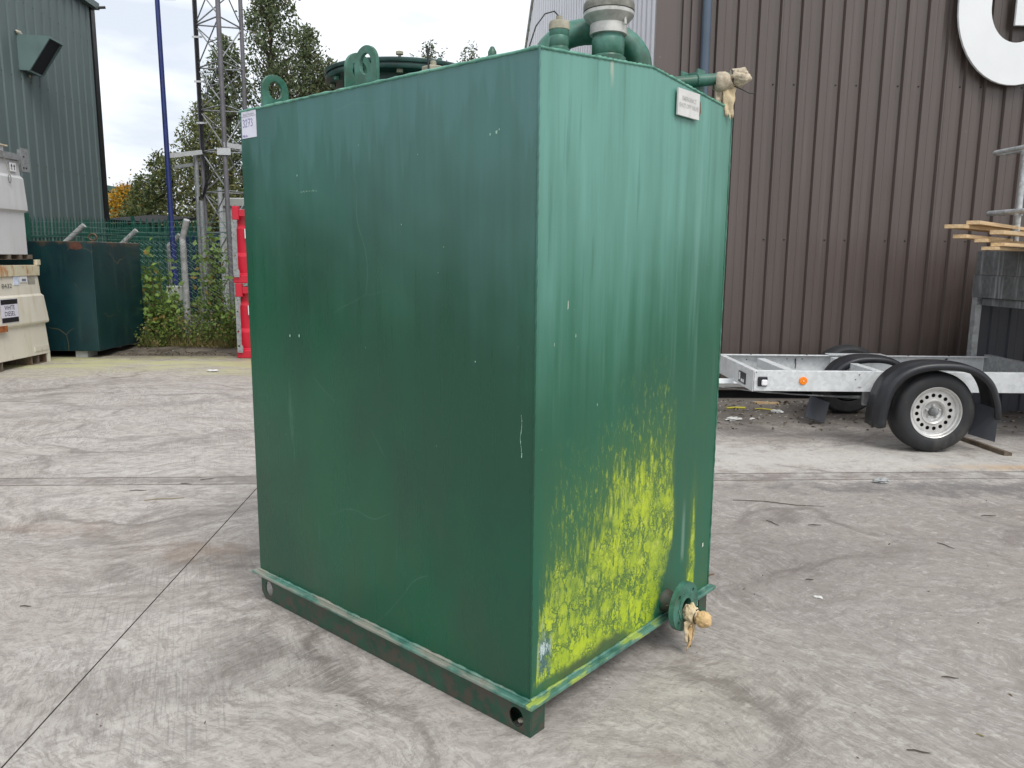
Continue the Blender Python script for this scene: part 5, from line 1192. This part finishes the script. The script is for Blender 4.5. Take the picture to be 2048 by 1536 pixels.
# ------------------------------------------------------------------ VEGETATION
rs = np.random.RandomState(11)
def leaves_mesh(name, P0, D, L0, W0, mat):
    """leaf shaped quads (4 corners) at points P0, growing along D"""
    n = len(P0); D = D / (np.linalg.norm(D, axis=1, keepdims=True) + 1e-9)
    q = rs.normal(size=(n, 3)); Sd = np.cross(D, q); Sd /= (np.linalg.norm(Sd, axis=1, keepdims=True) + 1e-9)
    N = np.cross(D, Sd); L1 = L0[:, None]; W1 = W0[:, None]
    V = np.stack([P0, P0 + D * L1 * .45 + Sd * W1 * .5 + N * W1 * .15, P0 + D * L1, P0 + D * L1 * .45 - Sd * W1 * .5 + N * W1 * .15], 1).reshape(-1, 3)
    me = bpy.data.meshes.new(name); me.vertices.add(4 * n); me.vertices.foreach_set('co', V.ravel())
    me.loops.add(4 * n); me.loops.foreach_set('vertex_index', np.arange(4 * n)); me.polygons.add(n)
    me.polygons.foreach_set('loop_start', np.arange(0, 4 * n, 4)); me.materials.append(mat); me.update(calc_edges=True); return me
def tree(name, label, base, top, prof, nsh, per, lf, mat, group=None, lean=.25, shl=1.3, trunk=.14, zmin=1.0, seed=0):
    """prof(t) -> crown radius at relative height t; shoots grow up and outwards"""
    global rs; rs = np.random.RandomState(seed + 100)
    bx_, by_ = base; t = thing(name, label, 'tree', (bx_, by_, 0), 0, group)
    b = B(); b.tube([(bx_, by_, -.05), (bx_ + .05, by_, top * .35), (bx_ - .04, by_, top * .7), (bx_, by_, top * .93)], [trunk, trunk * .75, trunk * .45, .015], 8)
    PO, DD = [], []
    for k in range(nsh):
        u = rs.rand() ** .85; z = zmin + (top - zmin) * u; r_ = prof(u) * math.sqrt(rs.rand()) ; a = rs.rand() * 6.283
        tipp = np.array([bx_ + r_ * math.cos(a), by_ + r_ * math.sin(a), z])
        dr = np.array([math.cos(a) * lean * rs.uniform(.2, 1.6), math.sin(a) * lean * rs.uniform(.2, 1.6), 1.]) + rs.normal(size=3) * .18; dr /= np.linalg.norm(dr)
        ln = shl * rs.uniform(.45, 1.15); st_ = tipp - dr * ln
        if k % 3 == 0:
            zb = max(.3, st_[2] - r_ * .9); b.tube([(bx_, by_, zb), tuple((np.array([bx_, by_, zb]) + st_) / 2 + np.array([0, 0, .1])), tuple(st_), tuple(tipp)], [trunk * .28, trunk * .2, .012, .004], 4, cap=False)
        m_ = int(per * rs.uniform(.6, 1.4)); s_ = rs.rand(m_) ** .8; sp_ = .20 * (1.15 - s_)
        pts = st_ + dr * (ln * s_)[:, None] + rs.normal(size=(m_, 3)) * sp_[:, None]
        d_ = rs.normal(size=(m_, 3)) * .8 + dr * .35; d_[:, 2] -= .15
        PO.append(pts); DD.append(d_)
    PO = np.concatenate(PO) - np.array([bx_, by_, 0]); DD = np.concatenate(DD); n = len(PO)
    obj('trunk', b, M['bark'], t, smooth=60)
    o = bpy.data.objects.new('crown', leaves_mesh('crown', PO, DD, lf * rs.uniform(.7, 1.3, n), lf * .42 * rs.uniform(.7, 1.3, n), mat)); COL.objects.link(o); o.parent = t
    return t
dome = lambda r_: (lambda u: r_ * (math.sin(math.pi * min(1, .12 + u * .84)) ** .6))
cone = lambda r_: (lambda u: r_ * ((1 - u) ** .55 * 1.25 + .06))
tree('ash_tree', 'tallest dark leafy tree rising right behind the mast', (-8.15, 27.5), 10.9, cone(1.9), 420, 28, .15, M['leafA'], seed=1, zmin=2, shl=1.1)
tree('ash_tree', 'dark leafy tree just right of the tallest one', (-7.3, 28.6), 9.5, cone(1.8), 340, 26, .15, M['leafA'], seed=12, zmin=2, shl=1.1)
tree('ash_tree', 'dark bushy tree sloping down to the right behind the tank edge', (-6.45, 28.5), 8.3, cone(1.9), 310, 28, .15, M['leafA'], seed=2, zmin=2)
tree('ash_tree', 'leafy tree seen through the mast lattice', (-9.35, 26.5), 8.5, cone(1.35), 260, 26, .15, M['leafA'], seed=3, zmin=1.5, shl=1.1)
tree('birch_tree', 'lighter yellowish tree just left of the mast', (-9.45, 24.6), 6.2, cone(1.55), 280, 32, .13, M['leafB'], seed=4, zmin=1)
tree('birch_tree', 'light green tree at the right foot of the tall trees', (-5.35, 27.0), 6.9, cone(1.3), 150, 38, .13, M['leafB'], seed=5, zmin=1.5)
tree('hawthorn_tree', 'rounded green bush tree behind the blue pole', (-11.3, 26.5), 4.9, dome(1.5), 210, 44, .125, M['leafC'], seed=6, zmin=.6, shl=.8)
tree('hawthorn_tree', 'low green tree between the blue pole and the yellow tree', (-12.55, 27.5), 4.2, dome(1.1), 150, 44, .125, M['leafC'], seed=7, zmin=.5, shl=.7)
tree('autumn_tree', 'small tree in orange-yellow autumn leaf beside the green building', (-14.3, 29.2), 4.05, dome(.8), 150, 44, .13, M['leafY'], seed=8, zmin=.8, shl=.6)
tree('birch_tree', 'thin treetop with sparse leaves showing above the manhole lid', (-3.0, 29.0), 9.1, cone(1.4), 150, 18, .12, M['leafA'], seed=9, zmin=5, shl=1.6)
tree('birch_tree', 'thin treetop showing above the right side of the manhole lid', (-1.5, 29.5), 9.15, cone(1.3), 130, 18, .12, M['leafA'], seed=10, zmin=5, shl=1.6)
# undergrowth far behind, one mass
rs = np.random.RandomState(5); n = 18000
cx_ = rs.uniform(-17, -3.5, n); hh = 2.6 + 1.0 * np.sin(cx_ * 1.3) * .4 + .5 * np.sin(cx_ * 3.1 + 1)
PO = np.stack([cx_, 25.0 + rs.rand(n) ** 2 * 4.5, rs.rand(n) ** .7 * hh], 1); DD = rs.normal(size=(n, 3))
o = bpy.data.objects.new('hedge', leaves_mesh('hedge', PO, DD, .15 * rs.uniform(.7, 1.3, n), .075 * rs.uniform(.7, 1.3, n), M['leafC'])); COL.objects.link(o)
stuff(tag(o, 'dense hedge and undergrowth along the foot of the trees', 'hedge'))
# brambles at the fence
def bramble(label, x, y_, h, spread, ns, per, lf, seed, mat='bramble', lean=(0, 0)):
    global rs; rs = np.random.RandomState(seed + 300)
    t = thing('bramble_bush', label, 'bush', (x, y_, 0), 0, None); b = B(); PO, DD = [], []
    for k in range(ns):
        a = rs.rand() * 6.283; r1 = spread * math.sqrt(rs.rand()); hz = h * rs.uniform(.45, 1.0) * (1 - .3 * (r1 / spread) ** 2)
        p0 = np.array([x + r1 * .35 * math.cos(a), y_ + r1 * .25 * math.sin(a), 0.]); p3 = np.array([x + r1 * math.cos(a) + lean[0] * hz, y_ + r1 * .45 * math.sin(a) + lean[1] * hz, hz])
        mid_ = (p0 + p3) / 2 + np.array([0, 0, hz * .22]); S_ = np.linspace(0, 1, 7)
        cv = [(1 - s) ** 2 * p0 + 2 * s * (1 - s) * mid_ + s * s * p3 for s in S_]; b.tube([tuple(c) for c in cv], [.007, .006, .006, .005, .004, .003, .002], 5, cap=False)
        m_ = per; s = rs.rand(m_); c = ((1 - s) ** 2)[:, None] * p0 + (2 * s * (1 - s))[:, None] * mid_ + (s * s)[:, None] * p3
        PO.append(c + rs.normal(size=(m_, 3)) * .045); DD.append(rs.normal(size=(m_, 3)) + np.array([0, -.5, -.1]))
    PO = np.concatenate(PO) - np.array([x, y_, 0]); PO[:, 2] = np.maximum(PO[:, 2], .03); DD = np.concatenate(DD); n = len(PO)
    obj('stems', b, M['stem'], t, smooth=60)
    o = bpy.data.objects.new('foliage', leaves_mesh('foliage', PO, DD, lf * rs.uniform(.6, 1.3, n), lf * .62 * rs.uniform(.7, 1.2, n), M[mat])); COL.objects.link(o); o.parent = t
bramble('bramble arching over the right edge of the teal tank', -6.02, 13.22, 1.92, .36, 24, 26, .115, 1, lean=(-.03, -.02))
bramble('bramble growing left of the nearest pale fence post', -5.80, 13.2, 1.55, .34, 17, 20, .105, 2)
bramble('leafy climber on the mast side of the nearest pale post', -5.15, 13.45, 2.25, .32, 24, 26, .11, 3)
bramble('low bramble between the nearest post and the red containers', -4.65, 13.2, 1.15, .5, 26, 18, .10, 4)
bramble('scrubby weeds at the foot of the nearest post', -5.45, 13.05, .58, .7, 44, 16, .06, 5, 'weeds')
bramble('scrubby weeds beside the teal tank corner', -6.0, 12.95, .50, .5, 30, 16, .055, 6, 'weeds')
bramble('scrubby weeds in front of the red containers', -4.55, 13.0, .50, .5, 36, 18, .055, 7, 'weeds')
rs = np.random.RandomState(77); n = 5200
PO = np.stack([rs.uniform(-6.3, -4.1, n), rs.uniform(12.95, 14.6, n), rs.rand(n) ** 2 * .75], 1)
o = bpy.data.objects.new('undergrowth', leaves_mesh('undergrowth', PO, rs.normal(size=(n, 3)), .06 * rs.uniform(.6, 1.3, n), .036 * rs.uniform(.6, 1.3, n), M['weeds'])); COL.objects.link(o)
stuff(tag(o, 'mixed green and brown undergrowth along the chain link fence', 'undergrowth'))
n = 1600; PO = np.stack([rs.uniform(-6.2, -4.1, n), rs.uniform(12.82, 13.3, n), rs.rand(n) * .04], 1); DD = rs.normal(size=(n, 3)) * .45 + np.array([0, -.2, 1.])
o = bpy.data.objects.new('dry_grass', leaves_mesh('dry_grass', PO, DD, rs.uniform(.08, .26, n), np.full(n, .008), M['straw'])); COL.objects.link(o)
stuff(tag(o, 'tufts of dry straw-coloured grass at the fence foot', 'grass'))

# ------------------------------------------------------------------ LITTER AND SMALL THINGS ON THE GROUND
def lying(name, lab, cat, b, mat, x, y_, rz, z=.0, group=None, **k):
    o = obj(name, b, mat, None, loc=(x, y_, z), rot=(0, 0, rz), **k); tag(o, lab, cat, group)
    return o
b = B(); b.box(-.30, .30, -.035, .0, .0, .035); b.box(-.26, .30, .001, .03, .0, .025); b.v = [(p[0], p[1] + .01 * math.sin(p[0] * 8), p[2]) for p in b.v]
lying('timber_offcut', 'dark weathered timber batten lying right of the trailer wheel', 'timber', b, M['oldwood'], 4.0, 6.44, R(-86))
b = B(); b.box(-.13, .13, -.02, .02, 0, .02); b.v = [(p[0], p[1] * (1 - p[0] * 3), p[2]) for p in b.v]; lying('wood_splinter', 'pale splinter of wood against the foot of the brown wall', 'wood', b, M['timber'], 2.78, 8.36, R(-6))
def crumple(seed, r_, sc=(1, .7, .4)):
    b = B(); b.blob((0, 0, r_ * sc[2] * .9), r_, seed, .7, sc, 7, 5); return b
lying('paper_scrap', 'crumpled white paper by the tank edge near the wall', 'litter', crumple(1, .045, (1.8, .7, .4)), M['paper'], 2.16, 7.45, .3)
lying('paper_scrap', 'small white paper shred beside the crumpled one', 'litter', crumple(2, .025, (1.5, .7, .4)), M['paper'], 2.36, 7.5, .9)
lying('paper_scrap', 'white torn paper near the hanging mudflap', 'litter', crumple(3, .035, (1.7, .7, .5)), M['paper'], 2.72, 7.85, -.5)
lying('paper_scrap', 'silvery scrap lying near the red containers', 'litter', crumple(4, .05, (1.6, .8, .3)), M['paper'], -4.02, 10.35, 0)
lying('paper_scrap', 'pale scrap on the right foreground concrete', 'litter', crumple(5, .012, (2, .7, .4)), M['paper'], 1.43, 3.42, -.4)
lying('stone_chip', 'pale stone chip on the joint line right of the tank', 'stone', crumple(6, .032, (1.7, .8, .6)), M['post'], 2.62, 5.33, .0)
b = B(); b.tube([(-.07, 0, .010), (0, .015, .012), (.07, -.01, .010), (.13, -.03, .01)], .007, 5); lying('yellow_strap', 'yellow strap lying in the dirt below the trailer', 'strap', b, M['yellow'], 2.62, 8.0, -.15)
b = B(); b.tube([(-.1, 0, .01), (0, .01, .012), (.1, 0, .01)], .012, 5); lying('yellow_strap', 'short yellow strap end nearest the tank under the trailer', 'strap', b, M['yellow'], 2.36, 8.05, .1)
tw = [(1.72, 4.83, .28, -.22, 'long thin twig on the dark bay right of the tank'), (1.56, 4.45, .05, -1.1, 'short curved twig below the long thin twig'), (1.80, 4.42, .04, 0, 'dark twig right of the short curved one'), (2.95, 4.62, .05, .1, 'small dark stick far right on the dark bay'),
      (-2.47, 4.98, .055, .1, 'dark flat stick lying just below the joint left of the tank'), (-2.22, 5.14, .04, -.1, 'dark stick lying on the joint left of the tank'), (-2.12, 5.26, .05, .5, 'dark stick just above the joint left of the tank'), (-2.22, 4.80, .12, .25, 'thin pale straw below the joint left of the tank'),
      (1.31, 2.27, .035, -.25, 'dark splinter at the bottom right foreground'), (1.56, 2.36, .012, -.6, 'short pale splinter at the lower right edge'), (-2.15, 3.25, .025, 0, 'tiny dark stick on the left foreground concrete'), (1.47, 3.62, .02, .0, 'tiny dark curl of leaf on the right concrete'), (2.4, 4.1, .05, -1.1, 'bent brown twig on the dark bay towards the right edge'), (1.66, 2.72, .03, -.2, 'dark stick in the right foreground between the paper and the splinter')]
for x, y_, ln_, a, lab in tw:
    b = B(); b.tube([(-ln_, 0, .004), (-ln_ * .3, ln_ * .06, .006), (ln_ * .4, -ln_ * .05, .005), (ln_, ln_ * .02, .004)], [.0018, .0027, .0025, .0012], 5)
    lying('twig', lab, 'twig', b, M['bark'] if 'pale' not in lab else M['straw'], x, y_, a, group='twigs on the concrete')
# leaf litter and grit
rs = np.random.RandomState(21); n = 900
PO = np.concatenate([np.stack([rs.uniform(1.9, 6.5, n), 8.5 - rs.rand(n) ** 1.6 * 1.5, np.full(n, .006)], 1), np.stack([rs.uniform(-6.2, -3.6, 700), 12.75 - rs.rand(700) ** 1.5 * .9, np.full(700, .02)], 1), np.stack([rs.uniform(-4.5, 4.5, 110), rs.uniform(2.2, 7.5, 110), np.full(110, .004)], 1)])
n = len(PO); DD = rs.normal(size=(n, 3)); DD[:, 2] *= .18
sz_ = np.where(np.arange(n) > 1599, .35, 1.)
o = bpy.data.objects.new('leaf_litter', leaves_mesh('leaf_litter', PO, DD, .04 * sz_ * rs.uniform(.4, 1.6, n), .018 * sz_ * rs.uniform(.5, 1.3, n), leaf('dead_leaves', (.05, .036, .022), (.17, .13, .08), (.42, .38, .30), .10))); COL.objects.link(o)
stuff(tag(o, 'dead leaves and grit scattered over the yard and along the wall foot', 'leaf litter'))
b = B(); rn = random.Random(3)
for k in range(700):
    if k < 480: x, y_ = rn.uniform(1.9, 6.5), 8.5 - rn.random() ** 1.5 * 1.2
    else: x, y_ = rn.uniform(-4.5, 4.5), rn.uniform(2.0, 8)
    r_ = rn.uniform(.003, .012) * (1 if k < 480 else .45); s_ = rn.random() * 6
    b.add([(x + r_ * math.cos(s_ + a), y_ + r_ * math.sin(s_ + a), 0) for a in (0, 2.1, 4.2)] + [(x, y_, r_ * .8)], [(0, 1, 3), (1, 2, 3), (2, 0, 3)])
stuff(tag(obj('grit', b, M['post']), 'loose grit lying on the yard surface', 'grit'))
